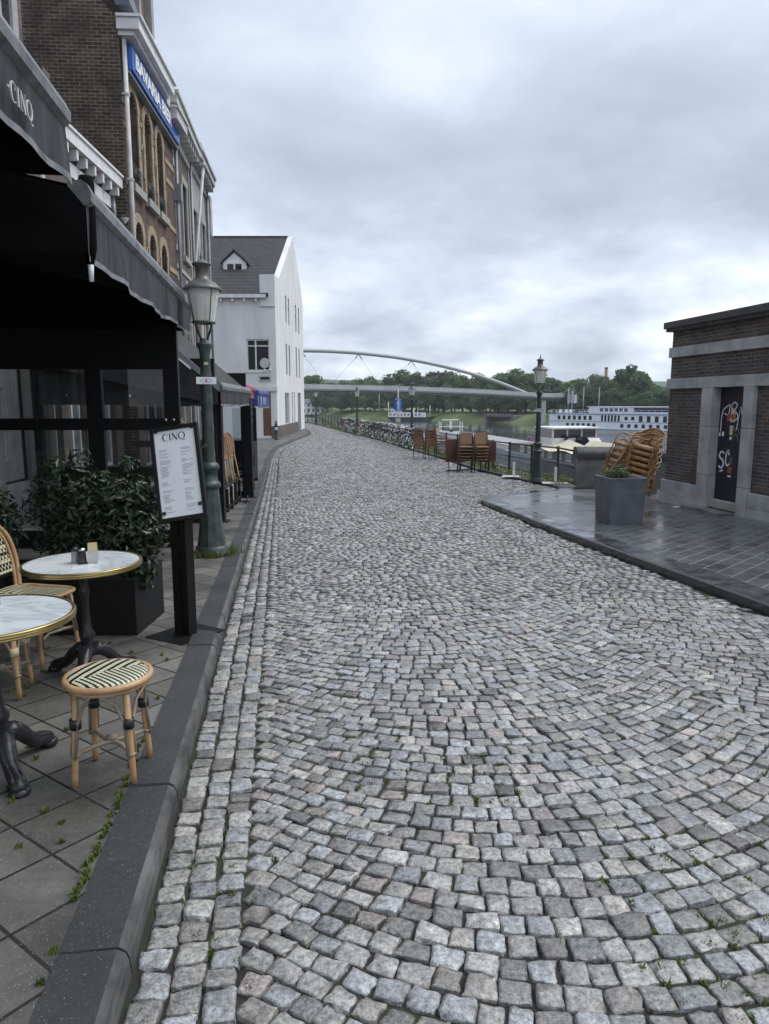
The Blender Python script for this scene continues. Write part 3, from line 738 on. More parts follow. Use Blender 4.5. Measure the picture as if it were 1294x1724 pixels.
# 2 low brick house with the white cornice
p, q = (-7.00, 13.9), (-7.22, 19.97)
h2, L = house('brick_house', 'low narrow brick house with white bracketed cornice between two taller fronts', p, q, -.6)
ops = [(.5, 1.9, .6, 3.1), (2.3, 3.3, .1, 3.1), (3.8, 5.4, .6, 3.1), (.7, 1.8, 4.3, 6.5), (2.5, 3.6, 4.3, 6.5), (4.3, 5.4, 4.3, 6.5)]
m = MB(); facade(m, L, 7.6, ops, .2); m.build('wall', M['brickgrey'], h2)
for o in ops: window(h2, *o, .14, .08, 2, (o[3]-.6,), 'white', 'paleglass')
m = MB(); m.box(-.02, L+.0, -.30, 0, 7.85, 8.12); m.box(-.02, L, -.34, -.02, 8.12, 8.18); m.box(-.02, L, -.06, -.002, 7.3, 7.6)
x = .25
while x < L - .2: m.box(x, x+.11, -.26, -.005, 7.62, 7.84); x += .55
m.build('cornice', M['white'], h2)
m = MB(); m.prism([(-.30, 8.18), (4.5, 9.6), (4.5, 7.6), (0, 7.6)], 0, L, 'yz'); m.build('roof', M['rooftile'], h2)
m = MB(); m.tube([(L-.25,-.1,7.6),(L-.25,-.12,7.2),(L-.25,-.12,4)], .05, 8); m.tube([(L-.05,-.2,7.0),(L-.05,-.22,6.8),(L-.25,-.12,6.6)], .04, 8); m.build('downpipe', M['zincgutter'], h2)
m = MB(); m.lathe([(.02,0),(.10,.12),(.105,.14)], 10, (L-.15,-.35,6.95)); m.build('floodlight', M['white'], h2)

# 3 brewery house: dark side wall, arched windows, blue lettered sign
p, q = (-6.83, 20.0), (-7.20, 25.85)
h3, L = house('brewery_house', 'tall red brick house with arched ochre window surrounds and blue lettered sign', p, q, -.7)
cols = [(.58, 1.37), (2.08, 2.85), (3.5, 4.25)]
up = [(a, b, 8.25, 10.72, .38) for a, b in cols]; mid = [(a, b, 5.5, 7.35, .38) for a, b in cols]; gr = [(.6, 2.6, .5, 2.9), (3.2, 4.3, 0.1, 2.9), (4.6, 5.4, .5, 2.9)]
m = MB(); facade(m, L, 12.1, up + mid + gr, .28); m.build('wall', M['brickred'], h3)
m = MB()   # side wall towards the camera, gabled
m.prism([(0, 0), (0, 12.1), (1.2, 13.4), (5.5, 18.2), (11, 12.1), (11, 0)], -.02, .0, 'yz'); m.build('side_wall', M['brickdark'], h3)
m = MB(); m.box(0, L, 10.9, 11, 0, 12.1); m.box(L-.01, L, 0, 11, 0, 12.1); m.build('back_wall', M['brickdark'], h3)
for a, b, c, d, r in up + mid:
    m = MB(); P = arc((a+b)/2, d-r, (b-a)/2, 180, 0, 12, r); Q = arc((a+b)/2, d-r, (b-a)/2+.24, 180, 0, 12, r+.24)
    for i in range(12): m.prism([P[i], P[i+1], Q[i+1], Q[i]], -.035 - .004*(i % 2), .05, 'xz')
    m.build('window_arch', M['yellowstone'], h3)
    z = c + .1; i = 0; qa = MB(); qb = MB()
    while z < d - r - .05:
        hh = min(.42, d - r - z); w_ = .16 if i % 2 else .1
        qa.box(a-w_-.08, a, -.03, .05, z, z+hh*.97); qb.box(b, b+w_+.08, -.03, .05, z, z+hh*.97)
        z += hh; i += 1
    qa.build('window_quoin', M['yellowstone'], h3); qb.build('window_quoin', M['yellowstone'], h3)
for zz_ in (6.7, 8.1, 9.5, 10.1):
    m = MB()
    for a, b in ((-.0, .3), (1.66, 1.8), (3.14, 3.22), (4.6, L)): m.box(a, b, -.025, .02, zz_, zz_+.16)
    m.build('stone_band', M['yellowstone'], h3)
for a, b, c, d, r in up: m = MB(); m.box(a-.2, b+.2, -.14, .1, c-.22, c); m.build('window_sill', M['stonelight'], h3)
for a, b, c, d, r in mid: m = MB(); m.box(a-.1, b+.1, -.08, .1, c-.16, c); m.build('window_sill', M['stonelight'], h3)
for a, b, c, d, r in up: window(h3, a, b, c, d, .2, .08, 1, (c+1.0, d-1.2), 'white', 'paleglass', arch=r)
for a, b, c, d, r in mid: window(h3, a, b, c, d, .2, .08, 1, (), 'white', 'paleglass', arch=r)
for a, b, c, d in gr: window(h3, a, b, c, d, .15, .07, 2, (), 'white', 'darkglass')
for a, b, c, d, r in up:
    m = MB(); m.tube([(a, -.04, c+.55), (b, -.04, c+.55)], .015, 5); m.tube([(a, -.04, c+.08), (b, -.04, c+.08)], .012, 5)
    for k in range(6): xx = a + (b-a)*k/5; m.tube([(xx, -.04, c+.05), (xx, -.04, c+.55)], .01, 4)
    m.tube(arc((a+b)/2, c+.3, .2, 0, 360, 12)[:-1] and [(x_, -.04, z_) for x_, z_ in arc((a+b)/2, c+.3, .2, 0, 345, 12)], .01, 4)
    m.build('balcony_rail', M['iron'], h3)
m = MB(); m.box(-.12, 3.9, -.55, .02, 11.82, 12.10); m.box(-.16, 3.94, -.62, .02, 12.10, 12.17); m.box(-.05, 3.85, -.4, 0, 11.70, 11.82); m.build('cornice', M['white'], h3)
m = MB(); m.box(3.94, 4.4, -.3, .02, 11.62, 11.95); m.box(4.4, L+.1, -.5, .02, 11.35, 11.66); m.box(4.36, L+.14, -.56, .02, 11.66, 11.74); m.build('cornice_return', M['offwhite'], h3)
m = MB(); m.prism([(0, 12.1), (5.5, 18.2), (11, 12.1)], .0, L, 'yz'); m.build('roof', M['rooftile'], h3)
# roof dormer of brick at the front, with a slated cheek
m = MB(); m.box(.95, 3.9, .15, 3.4, 12.4, 15.6); m.build('roof_dormer', M['brickgrey'], h3)
m = MB(); m.box(1.2, 1.35, -.02, .2, 12.45, 15.4); m.box(2.2, 2.4, -.02, .2, 12.45, 15.4); m.box(3.5, 3.8, -.04, .2, 12.45, 15.4); m.box(.9, 4.1, -.15, 3.4, 15.3, 15.7); m.build('dormer_trim', M['stonelight'], h3)
m = MB(); m.prism([(.02, 12.4), (1.0, 15.5), (.45, 15.5), (-.35, 12.4)], -.06, .95, 'yz'); m.build('slate_cheek', M['slate'], h3)
m = MB(); m.prism([(5.0, 11.7), (5.0, 13.4), (5.3, 13.3), (5.75, 12.5), (6.2, 11.7)], .1, 1.8, 'xz'); m.build('dormer_roof', M['mossroof'], h3)
m = MB(); m.tube([(-.02+.1,-.1,11.9),(.08,-.1,3.2)], .06, 8)
for zz_ in (10.3, 8.2, 6.6, 5): m.box(-.0, .16, -.17, 0, zz_, zz_+.05)
m.build('downpipe', M['offwhite'], h3)
sg = MB(); sg.box(.2, L-.05, -.27, -.06, 10.98, 11.56, .02); sg.build('sign_board', M['blue'], h3)
m = MB(); m.T = Matrix.Translation((.38, -.29, 11.10)); text_into(m, 'BAVARIA BIER', .52, 1.0, .016, .03, sx=1.27)
m.build('sign_lettering', M['letterwhite'], h3)
m = MB(); m.box(.15, L-.0, -.2, -.02, 10.88, 10.95); m.build('sign_bracket', M['zincgutter'], h3)
fl = MB(); fl.tube([(5.55, -.22, 3.3), (5.95, -1.0, 10.35)], .05, 8); fl.lathe([(.0,-.1),(.07,-.06),(.09,0),(.07,.06),(0,.1)], 10, (5.96, -1.02, 10.42)); fl.tube([(5.6, 0, 5.9), (5.72, -.5, 5.9), (4.6, -.62, 5.9)], .02, 5)
fl.build('flag_pole', M['offwhite'], h3)
m = MB(); m.tube([(L+.02,-.1,11.3),(L+.02,-.1,3.0)], .06, 8); m.box(L-.13, L+.17, -.25, 0, 9.2, 9.75); m.build('rain_pipe', M['zincgutter'], h3)

# 4, 5 stone and grey brick fronts
def stonehouse(label, p, q, H, cornice_d, ncol, wallm, cornm, tiers):
    h, L = house('stone_fronted_house', label, p, q, -.7)
    ops = []
    for c, d in tiers:
        for i in range(ncol):
            cx = L * (i + .5) / ncol; ops.append((cx - .5, cx + .5, c, d))
    m = MB(); facade(m, L, H, ops, .25); m.quad((L,0,0),(L,10,0),(L,10,H),(L,0,H)); m.quad((0,0,0),(0,0,H),(0,10,H),(0,10,0)); m.quad((0,10,0),(0,10,H),(L,10,H),(L,10,0)); m.build('wall', wallm, h)
    for a, b, c, d in ops:
        m = MB(); m.box(a-.2, a, -.06, .12, c, d); m.box(b, b+.2, -.06, .12, c, d); m.box(a-.2, b+.2, -.07, .12, d, d+.28); m.box(a-.26, b+.26, -.13, .1, c-.2, c); m.build('window_surround', M['stonelight'], h)
    for c, d in tiers[1:]: m = MB(); m.box(0, L, -.05, .01, c-.75, c-.6); m.build('string_course', M['stonelight'], h)
    for a, b, c, d in ops: window(h, a, b, c, d, .16, .08, 2, ((c+d)/2+.3,), 'white', 'paleglass')
    m = MB(); m.box(-.05, L+.05, -cornice_d, .0, H, H+.28); m.box(-.08, L+.08, -cornice_d-.07, .0, H+.28, H+.40); m.box(-.0, L, -.1, 0, H-.5, H)
    dentils(m, .15, L, H, .55, cornice_d*.85, .26, .16); m.build('cornice', cornm, h)
    m = MB(); m.prism([(-.1, H+.4), (4.5, H+2.2), (10, H+.4)], 0, L, 'yz'); m.build('roof', M['rooftile'], h)
    m = MB(); m.tube([(L-.05,-.12,H-.1),(L-.05,-.12,2.5)], .06, 8); m.build('downpipe', M['zincgutter'], h)
    return h, L
stonehouse('pale stone trimmed front with bracketed white cornice right of the blue sign', (-7.55, 25.9), (-8.15, 31.4), 12.4, .55, 2, M['brickgrey'], M['offwhite'], [(.6, 3.0), (4.2, 6.9), (8.1, 10.9)])
h5, L5 = stonehouse('grey stone house with plain cornice at the far end of the terrace row', (-8.15, 31.45), (-8.62, 36.2), 12.6, .5, 2, M['stonelight'], M['stone'], [(.6, 3.0), (4.2, 6.9), (8.1, 10.6)])
m = MB(); m.box(L5-.05, L5+.55, -.25, .4, 10.4, 12.2); m.build('corner_bracket', M['stone'], h5)

# 6 white corner house
wh = thing('white_house', 'white rendered corner house with grey tiled roof and dormer where the street bends', 'building', (0, 0, -.82))
X0, X1, Y0, Y1 = -17.0, -7.08, 47.8, 64.0; ZE, ZR, ZB, YR = 9.42, 15.2, 11.0, 58.0
fops = [(-9.02 - X0, -7.5 - X0, 4.55, 6.6), (-8.05 - X0, -7.5 - X0, .3, 3.2)]
m = MB(); m.T = Matrix.Translation((X0, Y0, 0)); facade(m, X1 - X0, ZE, fops, .18)
sops = [(4.9, 5.6, 8.2, 10.1), (6.4, 7.1, 8.2, 10.1), (10.6, 11.4, 8.1, 10.2), (12.6, 13.4, 8.1, 10.2), (4.7, 5.5, 4.5, 6.7), (6.3, 7.1, 4.5, 6.7), (10.6, 11.4, 4.5, 6.9), (12.5, 13.3, 4.5, 6.9), (3.8, 6.2, .9, 3.2), (7.6, 8.3, .6, 3.3), (9.0, 9.6, .6, 3.3), (11.4, 13.6, .15, 3.3)]
TS = Matrix.Translation((X1, Y0, 0)) @ Matrix.Rotation(R(90), 4, 'Z')
m.T = TS; facade(m, Y1 - Y0, ZE, sops[:0] + [o for o in sops if o[3] < ZE] + [(o[0], o[1], o[2], ZE) for o in sops if o[3] > ZE], .16)
m.T = Matrix()
yr = lambda y: Y0 + y
# gable above the eaves, in slices round the upper windows
def roofz(y): return ZE + (ZR - ZE) * (y + .25) / (YR - Y0 + .25) if y < YR - Y0 else ZR + (ZB - ZR) * (y - (YR - Y0)) / (Y1 - YR)
def gz(y): return max(10.66, roofz(y) + .07)
cuts = sorted({0, 2.05, YR - Y0, Y1 - Y0, *[o[0] for o in sops if o[3] > ZE], *[o[1] for o in sops if o[3] > ZE]})
for a, b in zip(cuts, cuts[1:]):
    zb = ZE
    for o in sops:
        if o[3] > ZE and o[0] <= (a+b)/2 <= o[1]: zb = o[3]
    m.add([(X1, yr(a), zb), (X1, yr(b), zb), (X1, yr(b), gz(b - 1e-3)), (X1, yr(a), gz(a + 1e-3)), (X1-.4, yr(a), zb), (X1-.4, yr(b), zb), (X1-.4, yr(b), gz(b - 1e-3)), (X1-.4, yr(a), gz(a + 1e-3))], [(0,1,2,3), (4,7,6,5), (3,2,6,7), (0,3,7,4), (1,5,6,2)])
m.quad((X0,Y1,0),(X1,Y1,0),(X1,Y1,ZB),(X0,Y1,ZB)); m.quad((X0,Y0,0),(X0,Y1,0),(X0,Y1,ZE),(X0,Y0,ZE))
m.build('wall', M['stucco'], wh)
m = MB(); m.prism([(Y0-.25, ZE+.02), (YR, ZR), (Y1+.1, ZB), (Y1+.1, ZB-.2), (YR, ZR-.25), (Y0-.25, ZE-.18)], X0, X1-.41, 'yz'); m.build('roof', M['rooftile'], wh)
m = MB()
for i in range(40):
    xa = X0 + i*.24; m.tube([(xa, YR, ZR+.02), (xa+.22, YR, ZR+.02)], .09, 6)
m.build('roof_ridge', M['rooftile'], wh)
m = MB(); m.box(X0, X1-.55, Y0-.36, Y0-.2, ZE-.24, ZE-.02)
x = X0 + .3
while x < X1 - .6: m.box(x, x+.13, Y0-.26, Y0-.003, ZE-.46, ZE-.25); x += .76
m.build('eave_board', M['white'], wh)
m = MB(); m.box(X1-.95, X1+.02, Y0-.12, Y0+.0, ZE-.75, 10.66); m.build('corner_pier', M['stucco'], wh)
# dormer
dz = 11.05; dy = 51.6
m = MB(); m.prism([(-11.2, dz), (-9.6, dz), (-9.6, dz+1.05), (-10.4, dz+1.75), (-11.2, dz+1.05)], dy, dy+3.2, 'xz'); m.build('dormer', M['white'], wh)
m = MB(); m.prism([(-11.35, dz+.95), (-10.4, dz+1.80), (-9.45, dz+.95), (-9.45, dz+1.06), (-10.4, dz+1.95), (-11.35, dz+1.06)], dy-.12, dy+3.6, 'xz'); m.build('dormer_roof', M['rooftile'], wh)
m = MB(); wd = window(wh, 0, 1.24, 0, 1.0, 0, .11, 2, (), 'white'); wd.location = (-11.02, dy-.06, dz+.08)
w_ = window(wh, 0, 1.52, 0, 2.05, .08, .09, 1, (1.62,), 'white'); w_.location = (-9.02, Y0, 4.55)
m = MB(); m.box(-8.47, -8.38, Y0+.07, Y0+.12, 4.6, 6.55); m.box(-9.1, -7.42, Y0-.06, Y0+.06, 4.45, 4.55); m.build('window_mullion', M['white'], wh)
m = MB(); m.lathe([(.32,0),(.34,.02),(.3,.06)], 18); o = m.build('ventilator_disc', M['offwhite'], wh); o.rotation_euler = (R(90), 0, 0); o.location = (-7.85, Y0+.07, 5.05)
for i, o in enumerate(sops):
    if i == 11:
        d = MB(); d.T = TS; d.box(o[0], o[1], .08, .13, o[2], o[3]); d.build('door', M['greydoor'], wh); continue
    wn = window(wh, o[0], o[1], o[2], o[3], .1, .07, 1, (), 'greydoor' if i < 8 else 'white', 'darkglass' if i < 8 else 'paleglass')
    wn.matrix_basis = TS
m = MB(); m.box(-8.05, -7.5, Y0+.10, Y0+.15, .3, 3.2); m.build('front_door', M['browndoor'], wh)
m = MB(); m.box(X1-.0, X1+.03, Y0+0, Y0+11.4, 0, .95); m.box(-7.5, X1+.03, Y0-.03, Y0, 0, .95); m.build('brick_plinth', M['brickgrey'], wh)
m = MB(); m.box(-9.2, X1+.05, Y0-.12, Y0-.0, 3.25, 3.55); m.build('ledge', M['stucco'], wh)
m = MB(); m.box(-8.25, -7.45, Y0-.06, Y0-.005, 3.88, 4.28, .02); s_ = m.build('street_sign', M['offwhite'], wh)
m = MB(); m.box(-8.15, -7.55, Y0-.072, Y0-.062, 3.98, 4.17); m.build('sign_bar', M['ink'], s_)
for xx in (-7.85, -7.5):
    m = MB(); m.lathe([(0,-.08),(.07,-.04),(.08,0),(.06,.06),(0,.08)], 10, (xx, Y0-.1, 4.6)); m.build('wall_lamp', M['white'], wh)

# ------------------------------------------------------------------ awnings
def awning(label, p, q, ztop, zbot, dep, rise, group=None, letters=None, cas='cassette', val='valance', fab='blackfab', under='undercloth', cr=.07, name='awning', endpanel=True, cat='awning', arms=True):
    t = thing(name, label, cat, (p[0], p[1], 0), heading(p, q), group); L = math.dist(p, q)
    m = MB(); P = [(-.02, ztop), (-.05, ztop-.02), (-.075, ztop-.07), (-.07, ztop-.12), (-.03, ztop-.15), (.05, ztop-.15), (.06, ztop-.02)]
    m.prism(P, 0, L, 'yz'); m.build('cassette', M[cas], t)
    m = MB(); nx_ = int(L / .12)
    def vf(u, v):
        z = ztop - .14 - (ztop - .14 - zbot) * v; z += .005 * math.sin(u * L * 7 + 2 * math.sin(u * L * 1.3)) * v + .010 * math.sin(u * L * 1.7 + 1) * v + .006 * math.sin(u * L * 3.9) * v
        return (u * L, -.04 + v * (.018 * math.sin(u * L * 5.1) + .012 * math.sin(u * L * 11.7)) , z)
    m.grid(vf, nx_, 6); m.mi = 1; m.grid(lambda u, v: (lambda a: (a[0], a[1]-.004, a[2] - .035 * v - .0))(vf(u, 1)), nx_, 1)
    vl = m.build('valance', [M[val], M['hem']], t)
    m = MB(); m.grid(lambda u, v: (u * L, .05 + dep * v, ztop - .03 + rise * v - .03 * math.sin(v * 3.14)), 8, 6); m.build('roof_cloth', M[fab], t)
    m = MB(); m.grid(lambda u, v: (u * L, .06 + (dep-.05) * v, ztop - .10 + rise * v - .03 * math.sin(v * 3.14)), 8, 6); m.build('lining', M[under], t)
    for x in (L * .12, L * .88) if arms else ():
        m = MB(); m.tube([(x, .05, ztop-.12), (x + .3 * (1 if x < L/2 else -1), dep * .5, ztop - .12 + rise * .5), (x, dep, ztop - .2 + rise)], .022, 6); m.build('folding_arm', M['black'], t)
    if endpanel:
        for x in (.0, L):
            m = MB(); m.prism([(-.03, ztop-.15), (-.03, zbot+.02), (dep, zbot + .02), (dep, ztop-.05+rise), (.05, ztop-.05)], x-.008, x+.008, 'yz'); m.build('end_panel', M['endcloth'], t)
    if letters:
        letters(t, L)
    return t
def didone(mb, word, h, y, t, gap=.18, sx=1.0):
    """high-contrast serif capitals drawn as strokes: C I N Q and a dash"""
    x = 0
    for ch in word:
        if ch == 'C':
            r = h * .42; P = arc(x + r, h/2, r, 50, 310, 22, h * .5)
            mb.ribbon(P, [h * (.03 + .13 * max(0, -math.cos(R(50 + 260*i/22)))) for i in range(23)], y, t); mb.ribbon([(x + r*1.62, h*.97), (x + r*1.62, h*.68)], h*.035, y, t); x += r * 1.75
        elif ch == 'I':
            mb.ribbon([(x + h*.13, 0), (x + h*.13, h)], h*.15, y, t)
            for z in (h*.015, h*.985): mb.ribbon([(x, z), (x + h*.26, z)], h*.03, y - .0008, t)
            x += h * .26
        elif ch == 'N':
            w_ = h * .68; mb.ribbon([(x + h*.1, 0), (x + h*.1, h)], h*.035, y, t); mb.ribbon([(x + w_, 0), (x + w_, h)], h*.035, y, t)
            mb.ribbon([(x + h*.08, h), (x + w_, 0)], h*.16, y - .0008, t)
            for xx, z in ((x + h*.06, h*.985), (x + h*.1, h*.015), (x + w_, h*.985)): mb.ribbon([(xx - h*.1, z), (xx + h*.1, z)], h*.03, y - .0016, t)
            x += w_ + h * .1
        elif ch == 'Q':
            r = h * .42; P = arc(x + r, h/2, r, 0, 360, 30, h*.5)
            mb.ribbon(P, [h * (.03 + .13 * abs(math.cos(R(360*i/30)))) for i in range(31)], y, t); mb.ribbon(smooth2([(x + r, h*.04), (x + r*1.25, -h*.12), (x + r*1.8, -h*.2), (x + r*2.1, -h*.1)]), h*.05, y - .0008, t); x += r * 2
        elif ch == '-':
            mb.ribbon([(x, h*.5), (x + h*.25, h*.5)], h*.09, y, t); x += h * .3
        x += h * gap
    return x
def smooth2(P): return [(v.x, v.z) for v in smoothline([(a, 0, b) for a, b in P], 5)]
def cinq_letters(t, L):
    m = MB(); m.T = Matrix.Translation((L - .95, -.062, 2.93)) ; didone(m, '-CINQ', .082, 0, .006, .2); m.build('awning_lettering', M['offwhite'], t)
AX = lambda y: -1.19 - .142 * y
awning('black café awning with the white word CINQ on its front flap, nearest the viewer', (AX(-.6), -.6), (AX(4.16), 4.16), 3.28, 2.87, 4.3, .9, letters=cinq_letters)
awning('long black café awning with a streaked grey front flap, ending beside the green lamp', (AX(4.5), 4.5), (AX(9.25), 9.25), 2.97, 2.53, 4.2, .9)
t = awning('third black awning with light grey roller and slanted side, past the green lamp', (-2.62, 11.4), (-3.0, 16.0), 1.98, 1.62, 2.6, 2.3, cr=.09, endpanel=False)
m = MB()
m.prism([(.0, 1.83), (2.6, 4.15), (2.6, 2.2), (.0, 1.62)], -.012, .012, 'yz'); m.build('side_cloth', M['blackfab'], t)
m = MB(); m.prism([(-.02, 1.93), (2.6, 4.27), (2.6, 4.15), (-.02, 1.83)], -.03, .012, 'yz'); m.build('side_rail', M['zincgutter'], t)
m = MB(); m.prism([(.4, 2.20), (2.6, 4.06), (2.6, 4.03), (.4, 2.16)], -.04, -.03, 'yz'); m.build('side_piping', M['letterwhite'], t)
awning('red awning showing only its top edge behind the third black awning', (-3.42, 17.6), (-3.75, 20.6), 2.10, 1.82, 2.3, 1.5, cas='redcloth', val='redcloth', fab='redcloth', under='redcloth', endpanel=False, arms=False)
def bl(t, L):
    m = MB(); m.T = Matrix.Translation((.15, -.115, 1.60)); text_into(m, '!', .32, 1, .01, .012); m.T = Matrix.Translation((.85, -.115, 1.62)); text_into(m, '? !', .26, 1.6, .008, .012); m.build('awning_lettering', M['letterwhite'], t)
    m = MB(); m.prism([(-.03, 1.96), (-.03, 1.55), (2.4, 1.55), (2.4, 3.0)], -.01, .01, 'yz'); m.build('side_cloth', M['bluecloth'], t)
awning('blue terrace awning with white marks on its flap before the white house', (-3.74, 21.2), (-3.93, 24.4), 2.02, 1.52, 2.4, 1.1, cas='bluecloth', val='bluecloth', fab='bluecloth', under='undercloth', endpanel=False, letters=bl, arms=False)

# black boxed post between the first two awnings, with a rolled side curtain
t = thing('side_curtain', 'rolled black side curtain with a pale tip hanging below the awning gap', 'curtain', (AX(4.62) + .02, 4.62, 0), 0)
m = MB(); m.tube([(0,0,3.02),(.0,0,2.98),(.0,0,2.6),(-.0,0,2.5)], [.04,.05,.045,.02], 10); m.build('roll', M['endcloth'], t)
m = MB(); m.tube([(0,0,2.52),(0,0,2.40)], [.02,.014], 8); m.build('tip', M['letterwhite'], t)
# terrace side beam carrying the awnings
# ------------------------------------------------------------------ glazed wind screens
def screen(label, p, q, z0, zbeam, ztop, posts, zsill=.2, group=None, wb=.16, glasstop=True, bolts=True):
    t = thing('wind_screen', label, 'wind screen', (p[0], p[1], 0), heading(p, q), group); L = math.dist(p, q)
    m = MB()
    for x, w_ in posts: m.box(x, x+w_, -.04, .04, z0, ztop)
    e = posts[0][0]
    m.box(0, L, -.03, .03, zbeam-.075, zbeam+.075); m.box(0, L, -.03, .03, ztop-.55, ztop); m.box(0, L, -.03, .03, z0, z0+zsill)
    m.build('frame', M['black'], t)
    m = MB(); m.quad((0, 0, z0+zsill), (L, 0, z0+zsill), (L, 0, ztop-.55), (0, 0, ztop-.55)); m.build('pane', M['glass'], t)
    if bolts:
        for x, z in ((L-.06, zbeam+.06), (L-.16, zbeam+.06), (L-.6, zbeam+.36), (L-1.4, zbeam+.37), (L-2.2, zbeam+.44)):
            m = MB(); m.box(x-.012, x+.012, -.052, -.041, z-.012, z+.012); m.build('bolt', M['chrome'], t)
    return t
t = screen('big black framed glass wind screen closing the far end of the CINQ terrace', (-6.0, 9.12), (-2.62, 9.22), -.22, 1.38, 2.62, [(3.2, .19), (2.22, .2), (.9, .12)], .22)
m = MB(); m.box(-.0, 3.38, -.05, .05, 2.07, 2.12); m.build('top_rail', M['black'], t)
t = screen('black glazed screen lettered CAFÉ facing the lamp at the start of the second terrace', (-5.6, 11.5), (-2.72, 11.62), -.32, .55, 2.35, [(2.72, .17), (.0, .12)], .1, bolts=False)
m = MB(); m.T = Matrix.Translation((2.02, -.006, 1.20)); text_into(m, 'CAFÉ', .24, 1.05, .004, .006, sx=.62); m.build('lettering', M['letterwhite'], t)
for (x, y, w_, h_, lb) in ((-2.72, 11.75, .15, 2.3, 'black square awning post at the near kerb corner of the second terrace'), (-3.02, 15.85, .20, 2.2, 'black square awning post at the far kerb corner of the second terrace')):
    t = thing('awning_post', lb, 'post', (x, y, rz(y)+.1)); m = MB(); m.box(-w_/2, w_/2, -.07, .07, 0, h_, .006); m.build('post', M['black'], t); m = MB(); m.box(-w_*.8, w_*.8, -.12, .12, 0, .02, .004); m.build('foot_plate', M['black'], t)
t = screen('black framed glass panel at the far end of the second terrace', (-5.6, 15.9), (-3.05, 15.98), -.44, .75, 2.3, [(2.42, .13)], .12, bolts=False)
m = MB(); m.box(-5.45, -2.9, 11.42, 11.48, 1.62, 2.1); cv = m.build('awning_skirt', M['blackfab']); tag(cv, 'black cloth skirt hanging above the café lettering', 'cloth')

# ------------------------------------------------------------------ green lamp post, its sticker plate, grass at its foot
lp = make_lamp('large ornate green street lamp on the café pavement, standing closest to the viewer', 'lampgreen', (-2.12, 8.62, -.205), .3, 24)
m = MB(); m.box(-.115, .115, -.088, -.080, 0, .085); pl = m.build('plate', M['paper'], lp, (0, 0, 2.15))
m = MB(); m.ribbon(arc(0, .035, .075, 20, 160, 12, .028), .006, -.0888, .001); m.ribbon(arc(0, .05, .075, 200, 340, 12, .028), .006, -.0888, .001); m.build('eye_outline', M['inkgrey'], pl)
m = MB(); m.ribbon(arc(0, .042, .007, 0, 360, 10), .012, -.0889, .001); m.build('red_dot', M['red'], pl)
m = MB(); m.box(-.02, .03, -.078, -.07, 0, .035); m.build('sticker', M['yellow'], lp, (0, 0, 2.38))
lq = [(-2.12 + .24*math.cos(a), 8.62 + .24*math.sin(a), -.21, .05) for a in (3.9, 4.3, 4.8, 5.2, .1, .5, -.4)] + [(-1.86, 8.72, -.21, .12), (-2.3, 8.38, -.2, .1)]
grass_obj('grass', lq, .11, 60)
mo = []
for y in np.arange(1.6, 3.6, .03): mo.append((xl(y) - .226 - abs(random.gauss(0, .012)), float(y), rz(y) + .098, .012)) if random.random() < (.9 if 2.1 < y < 2.9 else .25) else None
for _ in range(70):
    y = random.uniform(1.5, 5); mo.append((xl(y) - .24 - random.random() * 1.2, y, rz(y) + .098, .012))
mo = [q for q in mo if q]
for _ in range(1100):
    y = random.choice((random.uniform(1.6, 3.4), random.uniform(1.6, 7))); x = random.uniform(xl(y) + .1, 3); 
    if math.sin(x*3.1 + 1) * math.sin(y*2.3) > .15: mo.append((x, y, rz(y) + .012, .015))
grass_obj('moss', mo, .024, 22, wd=.003)

# ------------------------------------------------------------------ menu stand
ms = thing('menu_stand', 'black menu stand with a tilted white CINQ menu in a dark frame', 'menu stand', (-1.50, 5.2, -.085), R(-31))
m = MB(); m.box(-.19, .19, -.22, .22, 0, .012, .003); m.build('base_plate', M['black'], ms)
m = MB(); m.box(-.078, -.0, -.04, .04, .012, 1.06, .004); m.box(.012, .078, -.04, .04, .012, 1.06, .004); m.box(-.02, .03, .0, .03, .012, 1.0); m.build('post', M['black'], ms)
BT = Matrix.Rotation(R(31), 4, 'Z') @ Matrix.Translation((.05, -.13, 1.0)) @ Matrix.Rotation(R(-9), 4, 'Y') @ Matrix.Rotation(R(-17), 4, 'X')
W_, H_ = .355, .70
m = MB(); m.T = BT
m.box(-W_/2, W_/2, .0, .03, -.10, -.10+H_); f_ = .028
for a in ((-W_/2, -W_/2+f_, -.10, -.10+H_), (W_/2-f_, W_/2, -.10, -.10+H_)): m.box(a[0], a[1], -.02, -.0005, a[2], a[3], .003)
for a in ((-.10, -.10+f_), (-.10+H_-f_, -.10+H_)): m.box(-W_/2+f_, W_/2-f_, -.02, -.0005, a[0], a[1], .003)
m.build('menu_frame', M['black'], ms)
m = MB(); m.T = BT; m.box(-W_/2+f_, W_/2-f_, -.006, -.001, -.10+f_, -.10+H_-f_); ps = m.build('menu_sheet', M['paper'], ms)
m = MB(); m.T = BT @ Matrix.Translation((-.085, -.0075, .495)); didone(m, 'CINQ', .052, 0, .0008, .16); m.build('heading', M['ink'], ps)
m = MB(); m.T = BT
z = .43
while z > -.05:
    if random.random() < .85:
        m.box(-.125, -.125 + random.uniform(.04, .085), -.0078, -.0062, z, z+.0022)
        m.box(.035, .035 + random.uniform(.03, .085), -.0078, -.0062, z, z+.0022)
    z -= .0105
m.build('menu_text', M['inkgrey'], ps)
m = MB(); m.T = BT
for x, z in ((-W_/2+.045, .575), (W_/2-.045, .575), (-W_/2+.045, -.035), (W_/2-.045, .0)): m.cbox((x, -.011, z), (.026, .008, .026), bev=.003)
m.build('magnet', M['iron'], ms)
m = MB(); m.T = BT
for z in (.36, .1): m.cbox((-W_/2+.013, -.022, z), (.008, .004, .008))
